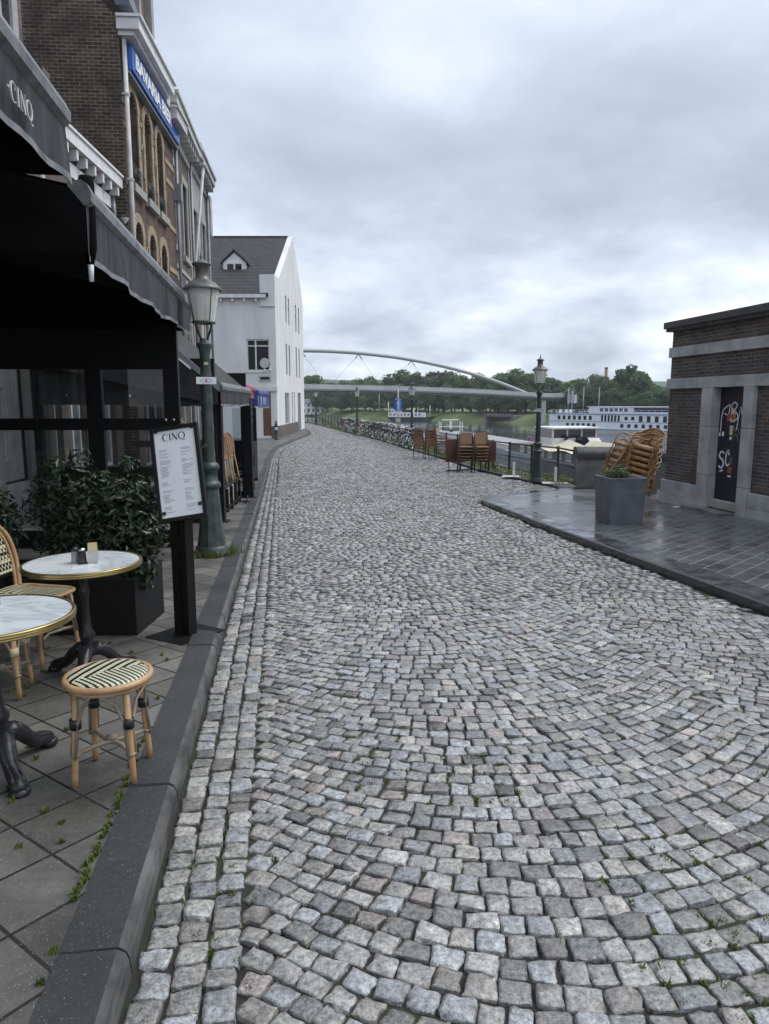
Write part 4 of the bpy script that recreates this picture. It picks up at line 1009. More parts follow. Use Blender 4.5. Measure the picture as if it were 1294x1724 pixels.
m.cbox((W_/2+.02, -.0, .42), (.05, .012, .02)); m.build('frame_screw', M['chrome'], ms)

# ------------------------------------------------------------------ planter box with laurel shrubs
def planter(label, x0, x1, y0, y1, z0, h):
    t = thing('planter_box', label, 'planter', ((x0+x1)/2, (y0+y1)/2, z0)); a = (x1-x0)/2; b = (y1-y0)/2
    m = MB(); m.box(-a, a, -b, -b+.03, .0, h); m.box(-a, a, b-.03, b, 0, h); m.box(-a, -a+.03, -b+.03, b-.03, 0, h); m.box(a-.03, a, -b+.03, b-.03, 0, h); m.box(-a+.03, a-.03, -b+.03, b-.03, .02, h-.06)
    m.box(-a-.008, a+.008, -b-.008, -b+.035, h, h+.012); m.box(a-.035, a+.008, -b+.035, b+.008, h, h+.012); m.box(-a-.008, -a+.035, -b+.035, b+.008, h, h+.012); m.box(-a+.035, a-.035, b-.035, b+.008, h, h+.012)
    m.build('box', M['black'], t)
    m = MB(); m.box(-a+.03, a-.03, -b+.03, b-.03, h-.06, h-.05); m.build('soil', M['soil'], t); return t
planter('long black planter box with laurel behind the far marble table', -2.78, -1.86, 5.17, 5.84, -.1, .44)
planter('second black planter box at the left edge behind the rattan chair', -3.85, -2.86, 5.2, 5.86, -.1, .44)
def shrub(label, x, y, z, h, r, blobs, n):
    t = thing('laurel_shrub', label, 'shrub', (x, y, z), 0, 'laurel shrubs in the black planters'); m = MB()
    for bx, by, bz, br in blobs: m.tube([(0,0,-.02), (bx*.4, by*.4, bz*.5), (bx, by, bz)], [.014, .01, .005], 5)
    m.build('stem', M['bark'], t)
    V, F, c_ = leaf_cloud([((bx, by, bz), (br, br*.85, br*1.1)) for bx, by, bz, br in blobs], int(n*1.35), .031, .35, droop=.5, aspect=.42)
    o = np_mesh('foliage', V, F, M['shrubleaf'], None, c_); o.parent = t
zt = .34
shrub('tall loose laurel shrub in the long planter behind the far table', -2.42, 5.5, zt, 1, .3, [(-.12,0,.75,.15),(.05,.0,.82,.13),(-.2,0,.55,.2),(.1,-.05,.55,.22),(0,0,.3,.25),(.2,0,.28,.2),(-.15,.05,.2,.2),(.18,.05,.7,.1)], 1900)
shrub('rounded laurel shrub in the middle of the long planter', -2.12, 5.45, zt, 1, .3, [(.0,0,.62,.16),(.12,0,.55,.15),(-.12,0,.5,.18),(.05,-.05,.32,.24),(-.1,-.05,.2,.2),(.2,-.05,.12,.16)], 1500)
shrub('laurel shrub with spread leaves beside the menu stand', -1.95, 5.6, zt, 1, .3, [(-.05,0,.82,.09),(.0,0,.62,.16),(.12,.0,.5,.14),(-.1,0,.42,.2),(.08,-.1,.3,.2),(.02,-.2,.1,.16),(.1,-.25,-.02,.10)], 1500)
shrub('laurel shrub at the left edge in the second planter', -3.15, 5.45, zt, 1, .3, [(.05,0,.66,.14),(.12,0,.5,.18),(-.12,0,.55,.2),(.18,-.05,.3,.18),(-.1,0,.25,.24),(.2,0,.42,.14)], 1600)
# ------------------------------------------------------------------ bistro tables, stools and rattan chairs
def bistro_table(label, x, y, z, rot):
    t = thing('bistro_table', label, 'table', (x, y, z), rot, 'marble bistro tables with brass rims')
    m = MB(); m.lathe([(0,.712),(.335,.712),(.335,.731),(0,.731)], 56, smooth=False); m.build('tabletop', M['marble'], t)
    m = MB(); m.lathe([(.318,.700),(.341,.700),(.349,.704),(.351,.709),(.345,.713),(.352,.717),(.353,.720),(.346,.724),(.351,.728),(.349,.733),(.334,.7335)], 64, cap=False); m.build('brass_rim', M['brass'], t)
    m = MB(); m.lathe([(.03,.14),(.055,.15),(.06,.17),(.04,.19),(.032,.22),(.045,.25),(.048,.27),(.03,.30),(.024,.36),(.022,.5),(.03,.53),(.03,.55),(.022,.58),(.026,.66),(.06,.69),(.09,.70)], 16)
    m.box(-.16,.16,-.02,.02,.69,.70); m.box(-.02,.02,-.16,.16,.688,.698); m.build('column', M['iron'], t)
    for k in range(3):
        a = k * 2*math.pi/3 + .3; ca, sa = math.cos(a), math.sin(a)
        pr = [(.02,.17,.05),(.07,.165,.045),(.12,.13,.038),(.16,.085,.034),(.20,.055,.034),(.24,.045,.036),(.275,.03,.036),(.29,.018,.026)]
        m = MB(); m.tube([(r*ca, r*sa, z_) for r, z_, q in pr], [q for r, z_, q in pr], 10)
        for s_ in (-1, 1): m.tube([(r*ca - s_*sa*q*.6, r*sa + s_*ca*q*.6, z_ + q*.75) for r, z_, q in pr[1:7]], .009, 6)
        m.lathe([(.0,0),(.042,0),(.044,.02),(.03,.035),(0,.04)], 12, (.275*ca, .275*sa, 0)); m.build('foot', M['iron'], t)
    return t
g0 = lambda y: rz(y) + .10
bistro_table('far marble bistro table with paper mats, shakers and a napkin holder', -1.86, 4.30, g0(4.3), .4)
bistro_table('near marble bistro table cut off by the left edge of the photo', -1.735, 3.03, g0(3.03), .95)

def on_far(dx, dy): return (-1.86 + dx, 4.30 + dy, g0(4.3) + .7312)
t = tag(MB().box(-.15,.15,-.105,.105,0,.0015).build('place_mat', M['paper'], None, on_far(-.15, -.08), R(8)), 'large white paper place mat lying on the far marble table', 'place mat')
t = tag(MB().box(-.06,.06,-.03,.03,0,.004).build('napkin', M['paper'], None, on_far(.05, -.12), R(28)), 'small folded white napkin beside the place mat on the far table', 'napkin')
t = thing('salt_shaker', 'clear glass salt shaker on the far marble table', 'shaker', on_far(-.03, -.03))
m = MB(); m.lathe([(.022,0),(.024,.01),(.021,.075)], 12); m.build('jar', M['salt'], t); m = MB(); m.lathe([(.022,.075),(.022,.09),(.012,.10),(0,.10)], 12); m.build('lid', M['iron'], t)
t = thing('pepper_mill', 'dark pepper shaker with grey lid beside the napkin holder', 'shaker', on_far(.022, -.055))
m = MB(); m.lathe([(.025,0),(.026,.02),(.024,.085)], 12); m.build('jar', M['pepper'], t); m = MB(); m.lathe([(.025,.085),(.025,.095),(.0,.10)], 12); m.build('lid', M['chrome'], t)
t = thing('napkin_holder', 'cream napkin holder standing behind the shakers on the far table', 'napkin holder', on_far(.075, -.02), R(20))
m = MB(); m.box(-.03,.03,-.035,.035,0,.012,.003); m.box(-.03,.03,-.035,-.030,.012,.07); m.box(-.03,.03,.030,.035,.012,.07); m.build('holder', M['offwhite'], t); m = MB()
for i in range(6): m.box(-.026,.026,-.026+i*.009,-.021+i*.009,.013,.115 + .006*(i % 2))
m.build('napkin_stack', M['bindcream'], t)
t = thing('napkin_glass', 'square glass of paper napkins on the near marble table', 'glass', (-1.735 - .07, 3.03 + .12, g0(3.03) + .7312), R(12))
m = MB(); m.box(-.04,.04,-.04,-.036,.0,.10); m.box(-.04,.04,.036,.04,0,.10); m.box(-.04,-.036,-.036,.036,0,.10); m.box(.036,.04,-.036,.036,0,.10); m.box(-.036,.036,-.036,.036,0,.01); m.build('jar', M['salt'], t)
m = MB()
for i in range(5): m.cbox((0, -.022+i*.011, .075), (.062, .004, .12 + .008*(i % 3)), rx=R(-4+2*i))
m.build('napkin_stack', M['paper'], t)

def cane_leg(t, x0, y0, x1, y1, z1, r=.0145, bind='binding', zb=.285, brace=True, wood='rattan'):
    m = MB(); m.tube([(x1,y1,0),(x1*.97+x0*.03,y1*.97+y0*.03,.05),(x0*.5+x1*.5,y0*.5+y1*.5,z1*.5),(x0,y0,z1)], [r*.92, r, r*1.05, r*1.05], 10)
    l = m.build('leg', M[wood], t)
    f = 1 - zb/z1; bx, by = x1+(x0-x1)*(zb/z1), y1+(y0-y1)*(zb/z1)
    b = MB(); b.tube([(bx-.0, by, zb-.022),(bx, by, zb+.022)], r*1.75, 10); b.build('binding', M[bind], l)
    ux, uy = (x1-x0, y1-y0); 
    b = MB(); d = math.hypot(x0, y0); tx, ty = -y0/d, x0/d
    for s_ in (-1, 1):
        b.tube([(x1+tx*s_*.017, y1+ty*s_*.017, .13),(bx+tx*s_*.018, by+ty*s_*.018, zb),(x0*.96+tx*s_*.05, y0*.96+ty*s_*.05, zb+.09),(x0*.9+tx*s_*.105, y0*.9+ty*s_*.105, z1-.01)], .0075, 6)
    b.build('brace', M['rattangrey'], l)
    return l
def stool(label, x, y, z, rot, bind='binding', group=None, h=.47, sr=.174):
    t = thing('rattan_stool', label, 'stool', (x, y, z), rot, group)
    m = MB(); A_ = []
    # half-and-half weave: wide stripes on one side, fine on the other
    m.lathe([(0,h+.012),(sr*.6,h+.011),(sr*.9,h+.006),(sr,h-.004),(sr,h-.02),(0,h-.02)], 40)
    s_ = m.build('seat', [M['stripewide'], M['stripefine']], t)
    for p_ in s_.data.polygons:
        c = p_.center
        if c.x * math.cos(R(-52)) + c.y * math.sin(R(-52)) > .012: p_.material_index = 1
    m = MB(); m.tube([(sr*1.02*math.cos(i*2*math.pi/36), sr*1.02*math.sin(i*2*math.pi/36), h-.014) for i in range(36)], .0155, 8, closed=True)
    m.tube([(sr*.97*math.cos(i*2*math.pi/36), sr*.97*math.sin(i*2*math.pi/36), h-.038) for i in range(36)], .009, 6, closed=True); m.build('seat_ring', M['rattan'], t)
    for k in range(4):
        a = k*math.pi/2 + math.pi/4; cane_leg(t, sr*.86*math.cos(a), sr*.86*math.sin(a), sr*1.02*math.cos(a), sr*1.02*math.sin(a), h-.03, bind=bind)
    m = MB(); q = sr*.96*.7071; zs = .145
    m.tube(smoothline([(-q,-q,zs),(-.03,-.02,zs+.004),(.03,-.02,zs+.004),(q,-q,zs)],6), .0105, 7); m.tube(smoothline([(-q,q,zs),(-.03,.02,zs+.004),(.03,.02,zs+.004),(q,q,zs)],6), .0105, 7)
    m.tube([(-.02,0,zs+.016),(-.0,-.0,zs+.02),(.02,0,zs+.016)], .018, 8)
    for sx_ in (-1, 1):
        for sy in (-1, 1): m.tube([(sx_*q+.018*math.cos(i*.9), sy*q+.018*math.sin(i*.9), zs) for i in range(7)], .007, 5, closed=True)
    m.build('stretcher', M['rattangrey'], t)
    return t
stool('round rattan stool with striped black and cream seat standing alone by the kerb', -1.225, 3.02, g0(3.02)+.002, R(3))
stool('rattan stool with cream bindings half hidden under the near marble table', -2.24, 3.98, g0(3.98)+.002, R(12), 'bindcream')
def rattan_chair(label, x, y, z, rot):
    """bistro chair; local -y is the front"""
    t = thing('rattan_chair', label, 'chair', (x, y, z), rot); h = .455; w = .205
    m = MB(); m.grid(lambda u, v: ((u-.5)*2*w*(1-.15*(v)), -.21+.40*v, h+.012*math.sin(u*math.pi)-.018*math.sin(v*math.pi)-(.03*(1-v)**4)), 12, 12); s_ = m.build('seat', M['weave'], t)
    m = MB(); m.tube(smoothline([(-w,-.20,h-.03),(-w,.0,h-.018),(-w*.85,.19,h-.015),(w*.85,.19,h-.015),(w,0,h-.018),(w,-.20,h-.03),(0,-.215,h-.03),(-w,-.20,h-.03)],5), .013, 7); m.build('seat_frame', M['rattan'], t)
    for sx_ in (-1, 1):
        cane_leg(t, sx_*w*.9, -.18, sx_*w*1.02, -.20, h-.03, bind='bindcream'); cane_leg(t, sx_*w*.78, .17, sx_*w*.9, .23, h-.03, bind='bindcream')
    m = MB(); B_ = [(-w*.8,.18,h-.02),(-w*.98,.22,h+.18),(-w*.95,.27,h+.34),(-w*.55,.31,h+.44),(0,.32,h+.465),(w*.55,.31,h+.44),(w*.95,.27,h+.34),(w*.98,.22,h+.18),(w*.8,.18,h-.02)]
    m.tube(smoothline(B_,5), .0145, 8); m.tube(smoothline([(a*.86, b+.012, c-.012) for a, b, c in B_],5), .012, 8); m.build('back_frame', M['rattan'], t)
    m = MB(); m.grid(lambda u, v: ((u-.5)*2*w*.80*(1 if v < .72 else math.sqrt(max(.05, 1-((v-.72)/.29)**2))), .215+.105*v, h+.10+.345*v), 14, 14); m.build('backrest', M['weave'], t)
    m = MB()
    for zz in (.14,): m.tube([(-w,-.19,zz),(-w*.85,.2,zz),(w*.85,.2,zz),(w,-.19,zz)], .010, 6); m.tube([(-w,-.19,zz+.02),(0,-.12,zz+.02),(w,-.19,zz+.02)], .010, 6)
    m.build('stretcher', M['rattangrey'], t)
    return t
rattan_chair('rattan bistro chair with black and cream woven back by the far table', -2.40, 4.68, g0(4.68)+.002, R(82))

# ------------------------------------------------------------------ chairs put away in the second terrace
def bent_chair(t_label, x, y, z, rot, tilt, group):
    t = thing('rattan_chair', t_label, 'chair', (x, y, z), rot, group); t.rotation_euler = (tilt, 0, rot); w = .2
    m = MB(); m.box(-w, w, -.2, .2, .43, .455, .01); m.build('seat', M['rattanorange'], t)
    m = MB(); m.tube(smoothline([(-w,.2,.0),(-w,.2,.45),(-w,.24,.72),(-w*.6,.28,.86),(0,.29,.9),(w*.6,.28,.86),(w,.24,.72),(w,.2,.45),(w,.2,0)],4), .015, 7); m.build('back_frame', M['rattan'], t)
    m = MB(); m.tube([(-w,-.18,0),(-w,-.18,.44)], .015, 6); m.build('leg', M['rattan'], t); m = MB(); m.tube([(w,-.18,0),(w,-.18,.44)], .015, 6); m.build('leg', M['rattan'], t)
    m = MB(); m.grid(lambda u, v: ((u-.5)*2*w*.9*(1 if v < .6 else math.sqrt(max(.05, 1-((v-.6)/.41)**2))), .21+.075*v, .52+.36*v), 8, 8); m.build('backrest', M['wicker'], t)
    return t
zg = rz(13) + .62
for i, (dy, dx) in enumerate(((12.55, 0), (12.95, .03), (13.35, .0), (13.75, .02))):
    bent_chair(('tipped rattan chair %s in the row leaning on the second terrace trestle' % ('nearest the lamp', 'second from the lamp', 'third from the lamp', 'farthest from the lamp')[i]), -3.12 + dx - .02*i, dy + .35, rz(13.4)+.10+.50, R(-140 + 6*i), R(14), 'rattan chairs put away in the second terrace')
t = thing('storage_trestle', 'black metal trestle with white cloths under the tipped rattan chairs', 'trestle', (-3.20, 13.5, rz(13.5)+.10), heading((-2.72, 11.7), (-3.0, 16)))
m = MB(); m.box(-1.0, 1.3, -.25, .28, .44, .50, .01); m.box(-1.0, 1.3, -.28, -.24, .06, .10); m.box(-1.0,1.3,.2,.24,.06,.10); m.build('board', M['black'], t)
for i in range(5):
    m = MB(); m.box(-.98+i*.55, -.90+i*.55, -.29, -.24, 0, .44); m.build('leg', M['black'], t)
for i in range(3):
    m = MB(); m.prism([(-.75+i*.6, .50), (-.55+i*.6, .50), (-.52+i*.6, .12), (-.62+i*.6, .02), (-.75+i*.6, .2)], -.235, -.225, 'xz'); m.build('hanging_cloth', M['offwhite'], t)
m = MB(); m.tube([(1.0,-.45,.02),(1.9,-.35,.02)], .02, 6); m.tube([(1.0,.1,.02),(1.0,-.5,.02)], .02, 6); m.build('foot_bar', M['black'], t)
# beyond the second terrace: menu cabinet, folded chairs, black bollard
t = thing('menu_cabinet', 'black free-standing board cabinet beyond the second terrace', 'cabinet', (-3.72, 20.2, rz(20.2)+.1), R(90)); 
m = MB(); m.box(-.45, .45, -.06, .06, .1, 1.15, .01); m.build('panel', M['black'], t)
for x in (-.45, .41):
    m = MB(); m.box(x, x+.04, -.055, .055, 0, 2.1); m.build('post', M['black'], t)
m = MB(); m.box(-.41, .41, -.01, .0, 1.15, 2.06); m.build('pane', M['glass'], t)
t = thing('terrace_divider', 'black panelled terrace divider facing the street before the white house', 'divider', (-3.88, 21.0, rz(21)+.1), 0)
m = MB(); m.box(-.55, .05, -.04, .04, .05, 1.1, .01); m.build('panel', M['black'], t); m = MB(); m.box(.05,.10,-.04,.04,0,2.2); m.build('post', M['black'], t)
m = MB(); m.box(-.55, .05, -.01, .0, 1.1, 2.1); m.build('pane', M['glass'], t)
def fold_chair(label, x, y, z, rot):
    t = thing('metal_chair', label, 'chair', (x, y, z), rot, 'black metal chairs beyond the second terrace'); w = .2
    for s_ in (-1, 1):
        m = MB(); m.tube(smoothline([(s_*w,-.2,0),(s_*w,-.2,.45),(s_*w*1.1,-.15,.64),(s_*w*1.1,.18,.66),(s_*w,.22,.4),(s_*w,.24,0)],4), .012, 6); m.build('leg', M['black'], t)
    m = MB(); m.tube(smoothline([(-w,.2,.45),(-w,.26,.85),(0,.27,.88),(w,.26,.85),(w,.2,.45)],4), .012, 6); m.build('back_frame', M['black'], t)
    m = MB(); m.box(-w, w, -.2, .2, .44, .46, .006); m.build('seat', M['black'], t)
    m = MB(); m.box(-w*.9, w*.9, .24, .255, .6, .82); m.build('backrest', M['black'], t)
fold_chair('black metal armchair beside the cabinet, nearer one', -3.42, 17.0, rz(17)+.1, R(-70)); fold_chair('black metal armchair beside the cabinet, farther one', -3.55, 18.0, rz(18)+.1, R(-75))
t = thing('bollard', 'small black bollard with a white band at the foot of the white house', 'bollard', (-6.95, 46.2, rz(46)+.1))
m = MB(); m.lathe([(.16,0),(.16,.08),(.10,.14),(.085,.9),(.12,.95),(.10,1.0),(.05,1.03),(.07,1.1),(.04,1.2),(0,1.22)], 12); m.build('post', M['iron'], t)
m = MB(); m.lathe([(.092,.62),(.092,.8)], 12); m.build('white_band', M['white'], t)
# ------------------------------------------------------------------ brick building on the river side
p, q = (5.80, 14.72), (6.34, 11.55)
hd = heading(p, q)
bt = thing('brick_pavilion', 'low dark brick building with grey stone bands and a graffitied recessed door', 'building', (p[0], p[1], 0), hd)
LB = 11.5; DB = 5.0; ZB0 = -.45; ZT = 3.06
d0, d1 = 1.50, 2.42
m = MB(); facade(m, LB, ZT, [(d0, d1, -.13, 1.93)], .16, ZB0); m.quad((0,0,ZB0),(0,0,ZT),(0,DB,ZT),(0,DB,ZB0)); m.quad((0,DB,ZB0),(0,DB,ZT),(LB,DB,ZT),(LB,DB,ZB0)); m.quad((LB,0,ZB0),(LB,DB,ZB0),(LB,DB,ZT),(LB,0,ZT)); m.build('wall', M['brickpump'], bt)
def blocks(name, x0, x1, z0, z1, pr, wds, mt='stone', side=True, g=.004):
    m = MB(); x = x0; i = 0
    while x < x1 - .02:
        e = min(x + wds[i % len(wds)], x1)
        if x1 - e < .12: e = x1
        m.box(x + g/2, e - g/2, -pr, .06, z0, z1, .008); x = e; i += 1
    if side: m.box(-pr, -.003, -pr+.01, DB, z0, z1-.003, .008)
    return m.build(name, M[mt], bt)
blocks('stone_band', -.045, LB, 2.55, 2.745, .045, (.45, .9, .95, .75, 1.1)); blocks('lintel_band', -.05, LB, 1.93, 2.13, .055, (1.05, 1.35, .8, 1.1))
blocks('plinth', -.05, d0-.30, -.46, -.20, .07, (.55, .66), side=True); blocks('plinth', -.05, d0-.30, -.195, .09, .06, (.42, .58, .3))
blocks('plinth', d1+.245, LB, -.40, -.13, .07, (.9, 1.1), side=False); blocks('plinth', d1+.245, LB, -.125, .13, .06, (.5, .8, .6), side=False)
m = MB(); m.box(-.10, LB+.1, -.10, DB+.1, 3.06, 3.12); m.box(-.14, LB+.1, -.14, DB+.1, 3.12, 3.25, .012); m.build('cornice', M['concretedark'], bt)
def pilaster(x0, x1, zb, rev):
    m = MB(); zs = [zb, zb + .62, 1.22, 1.928]
    for a, b in zip(zs, zs[1:]): m.box(x0, x1, -.085, rev, a+.003, b-.003, .012)
    m.build('door_jamb', M['stone'], bt)
pilaster(d0-.29, d0+.03, -.30, .15); pilaster(d1-.02, d1+.235, -.42, .15)
m = MB(); m.box(d0+.032, d1-.022, .10, .15, -.13, 1.926); dr = m.build('door', M['doorblack'], bt)
m = MB(); m.box(d0+.1, d1-.1, .094, .1, .78, .80); m.tube([(d1-.14, .08, .85), (d1-.14, .08, .95)], .012, 6); m.build('handle', M['iron'], dr)
m = MB(); m.box(d0+.034, d1-.024, -.03, .16, -.26, -.115, .01); m.build('sill', M['stonelight'], bt)
m = MB(); m.box(d0-.34, d1-.03, -.34, -.06, -.46, -.265, .02); m.build('step', M['concrete'], bt)
m = MB(); m.box(d0-.56, d0-.32, -.012, .01, .12, .58); m.build('wall_patch', M['wood'], bt)
# graffiti and stickers on the door (drawn in door coordinates: u 0..1 across, v height)
DW = d1 - d0 - .06
def gp(pts): return [(d0 + .03 + u * DW * .72, v) for u, v in pts]
yd = .097
vv = lambda P: [(u, 1.66 - (1.70 - v) * .46) for u, v in P]
m = MB()
m.ribbon(gp(vv([(.10,.55),(.11,1.15),(.16,1.40),(.30,1.52),(.46,1.62),(.45,1.35),(.40,1.20),(.22,1.28),(.42,1.18),(.52,1.02)])), .024, yd, .002)
m.ribbon(gp(vv(smooth2([(.55,1.02),(.57,1.35),(.55,1.58),(.66,1.70),(.78,1.62),(.74,1.48),(.60,1.38),(.78,1.30),(.84,1.12),(.74,1.02),(.58,1.04)]))), .022, yd-.0005, .002)
m.ribbon(gp(vv([(.82,.66),(.90,1.25),(.94,1.55),(1.05,1.15)])), .020, yd-.001, .002); m.build('graffiti', M['graffiti'], dr)
sv = lambda P: [(u, .66 + v * .95) for u, v in P]
m = MB()
m.ribbon(gp(sv(smooth2([(.34,.08),(.24,.13),(.14,.06),(.16,-.0),(.28,-.04),(.34,-.12),(.24,-.20),(.12,-.16)]))), .038, yd, .002)
m.ribbon(gp(sv(smooth2([(.58,.06),(.54,.15),(.46,.10),(.44,-.06),(.50,-.14),(.62,-.10)]))), .034, yd-.0005, .002)
m.ribbon(gp(sv([(.18,-.27),(.34,-.24)])), .03, yd, .002); m.build('graffiti', M['graffiti'], dr)
m = MB(); m.ribbon(gp([(u, v + .55) for u, v in smooth2([(.62,.60),(.70,.70),(.78,.60),(.86,.66),(.96,.55)])]), .010, yd, .002); m.ribbon(gp([(u, v + .52) for u, v in smooth2([(.72,.52),(.84,.58),(.92,.46)])]), .010, yd-.0005, .002); m.build('graffiti', M['inkgrey'], dr)
def stick(u0, u1, v0, v1, mt, lift=0):
    cu, cv_ = (u0+u1)/2, (v0+v1)/2; cu *= .72; u0, u1, v0, v1 = cu-(u1-u0)*.34, cu+(u1-u0)*.34, cv_-(v1-v0)*.4, cv_+(v1-v0)*.4
    m = MB(); m.box(d0+.03+u0*DW, d0+.03+u1*DW, yd-.0035-lift, yd-.0015-lift, v0, v1); m.build('sticker', M[mt], dr)
stick(.36,.50,1.31,1.47,'orange'); stick(.52,.74,1.28,1.58,'yellow'); stick(.55,.71,1.34,1.46,'orange',.001); stick(.52,.68,1.06,1.27,'yellow'); stick(.04,.12,1.04,1.12,'letterwhite'); stick(.18,.28,1.04,1.14,'letterwhite')
stick(.60,.76,.54,.70,'slate'); stick(.55,.76,.38,.52,'orange',.001); stick(.57,.72,.32,.36,'letterwhite')
m = MB(); m.lathe([(0,0),(.035,0),(.035,.003),(0,.003)], 14); o = m.build('sticker', M['letterwhite'], dr); o.rotation_euler = (R(90), 0, 0); o.location = (d0+.03+.43*DW, yd-.004, 1.02)

# ------------------------------------------------------------------ zinc planter with boxwood
yp = 11.25
t = thing('zinc_planter', 'grey zinc planter box on the wet slate pavement in front of the brick building', 'planter', (3.80, 11.45, rz(11.4)+.124), R(8))
m = MB(); m.prism([(-.275,0),(.275,0),(.295,.73),(-.295,.73)], -.27, .27, 'xz'); mm = m
m.v = [(x, y*(1+.09*z/.73), z) for x, y, z in m.v]; m.build('box', M['planterzinc'], t)
m = MB()
for a in ((-.303,.303,-.302,-.27),(-.303,.303,.27,.302),(-.303,-.27,-.27,.27),(.27,.303,-.27,.27)): m.box(*a, .725, .75)
m.build('rim', M['planterzinc'], t)
m = MB(); m.box(-.268,.268,-.268,.268,.731,.738); m.build('soil', M['soil'], t)
t = thing('boxwood_bush', 'low pale green bush growing in the zinc planter', 'shrub', (3.76, 11.5, rz(11.4)+.124+.738))
m = MB()
for k in range(6): a = k*1.05; m.tube([(0,0,0),(.1*math.cos(a),.08*math.sin(a),.1)], [.01,.004], 5)
m.build('stem', M['bark'], t)
V, F, c_ = leaf_cloud([((.02,0,.09),(.16,.15,.09)),((-.12,.02,.07),(.12,.12,.08)),((.12,.03,.08),(.10,.12,.08)),((0,-.08,.06),(.2,.14,.07)),((.05,.05,.15),(.07,.07,.06))], 1100, .019, .3)
o = np_mesh('foliage', V, F, M['bushleaf'], None, c_); o.parent = t

# ------------------------------------------------------------------ stone block at the end of the quay rail
t = thing('stone_parapet', 'weathered stone parapet block with dark rounded cap at the end of the rail', 'parapet', (4.92, 18.12, rz(18)+.12), R(-6))
m = MB(); m.box(0, .98, 0, .7, 0, .74, .02); m.box(.99, 2.6, .03, .7, 0, .72, .02); m.build('block', M['concrete'], t)
m = MB(); m.prism(smooth2([(-.03,.745),(-.03,.90),(.08,.98),(.35,1.03),(.65,1.0),(.74,.88),(.74,.745)]), -.03, .99, 'yz'); m.prism(smooth2([(.0,.725),(.0,.88),(.1,.95),(.35,1.0),(.65,.97),(.72,.86),(.72,.725)]), 1.0, 2.62, 'yz'); m.build('cap', M['concretedark'], t)

# ------------------------------------------------------------------ rattan armchairs in a leaning stack
def armchair(label, loc, rot, group, board=False):
    t = thing('rattan_armchair', label, 'chair', loc, 0, group); t.rotation_euler = rot; w = .25; mt = M['rattanorange']
    m = MB(); m.box(-w+.02, w-.02, -.2, .2, .40, .425, .01); m.tube([(-w+.01,-.22,.40),(w-.01,-.22,.40)], .048, 12); m.build('seat', M['rattanorange'] if not board else M['rattan'], t)
    for s_ in (-1, 1):
        m = MB(); m.tube(smoothline([(s_*w,-.27,0),(s_*w,-.24,.3),(s_*(w+.02),-.22,.58),(s_*(w+.03),-.12,.66)],5), .016, 7); m.build('leg', mt, t)
        m = MB(); m.tube([(s_*w*.85,.26,0),(s_*w*.9,.22,.4)], .016, 7); m.build('leg', mt, t)
    m = MB(); m.tube(smoothline([(-w-.03,-.12,.66),(-w-.03,.06,.67),(-w,.2,.72),(-w*.5,.28,.80),(0,.29,.82),(w*.5,.28,.80),(w,.2,.72),(w+.03,.06,.67),(w+.03,-.12,.66)],5), .017, 8)
    m.tube(smoothline([(-w,-.1,.44),(-w,.1,.52),(-w*.6,.25,.58),(w*.6,.25,.58),(w,.1,.52),(w,-.1,.44)],4), .012, 6); m.build('arm_hoop', mt, t)
    m = MB(); m.grid(lambda u, v: ((u-.5)*1.5*w, .23+.05*v+.02*math.sin(u*math.pi), .44+.34*v+.02*math.sin(u*math.pi)), 8, 6); m.build('backrest', M['rattan'] if board else M['wicker'], t)
    m = MB(); m.tube([(-w,-.25,.15),(-w*.86,.25,.15),(w*.86,.25,.15),(w,-.25,.15),(-w,-.25,.15)], .010, 6); m.build('stretcher', mt, t)
    return t
GR = 'rattan armchairs stacked beside the brick building'
zb = rz(15.6) + .124
ords = ('bottom', 'second', 'third', 'fourth', 'fifth')
for c_, (cx, cy, n_, nm, rr, lean, sp) in enumerate(((5.20, 15.75, 6, 'left', -80, 30, .125), (5.62, 15.45, 6, 'right', -38, 16, .125))):
    for k in range(n_):
        lab = 'rattan armchair, %s, %s column of the leaning stack by the wall' % ('topmost' if k == n_-1 else ords[k] + (' from below' if k else ''), nm)
        rm = Matrix.Rotation(R(lean + random.uniform(-4, 4)), 4, 'Y') @ Matrix.Rotation(R(rr + random.uniform(-7, 7)), 4, 'Z') @ Matrix.Rotation(R(6), 4, 'X')
        armchair(lab, (cx + sp*k*math.sin(R(lean))*.6 - .16, cy, zb + .10 + sp*k), tuple(rm.to_euler()), GR, board=(k == n_-1 and c_ == 1))
for i, (x, y, w_, h_, a, mt, lb) in enumerate(((5.72, 15.75, .8, 1.12, 62, 'woodred', 'dark red folded table board leaning between the rattan chairs and the brick corner'), (5.9, 16.0, .9, 1.0, 40, 'woodred', 'second dark red table board standing behind the first one'))):
    t = thing('table_board', lb, 'table top', (x, y, zb), R(a)); m = MB(); m.box(-w_/2, w_/2, -.02, .02, .0, h_, .006); m.build('board', M[mt], t)
    m = MB(); m.box(-w_/2, w_/2, -.03, -.0215, h_-.05, h_-.0); m.build('edge_band', M['wood'], t)
t = armchair('brown wicker armchair standing highest behind the rattan stack against the wall', (5.85, 16.3, zb + .62), (0, 0, R(-40)), None)
lt = tag(MB().box(-.06,.06,-.03,.03,0,.02).build('litter', M['white'], None, (5.62, 13.6, rz(13.6)+.127), R(20)), 'small white scrap of litter on the wet pavement below the wall', 'litter')

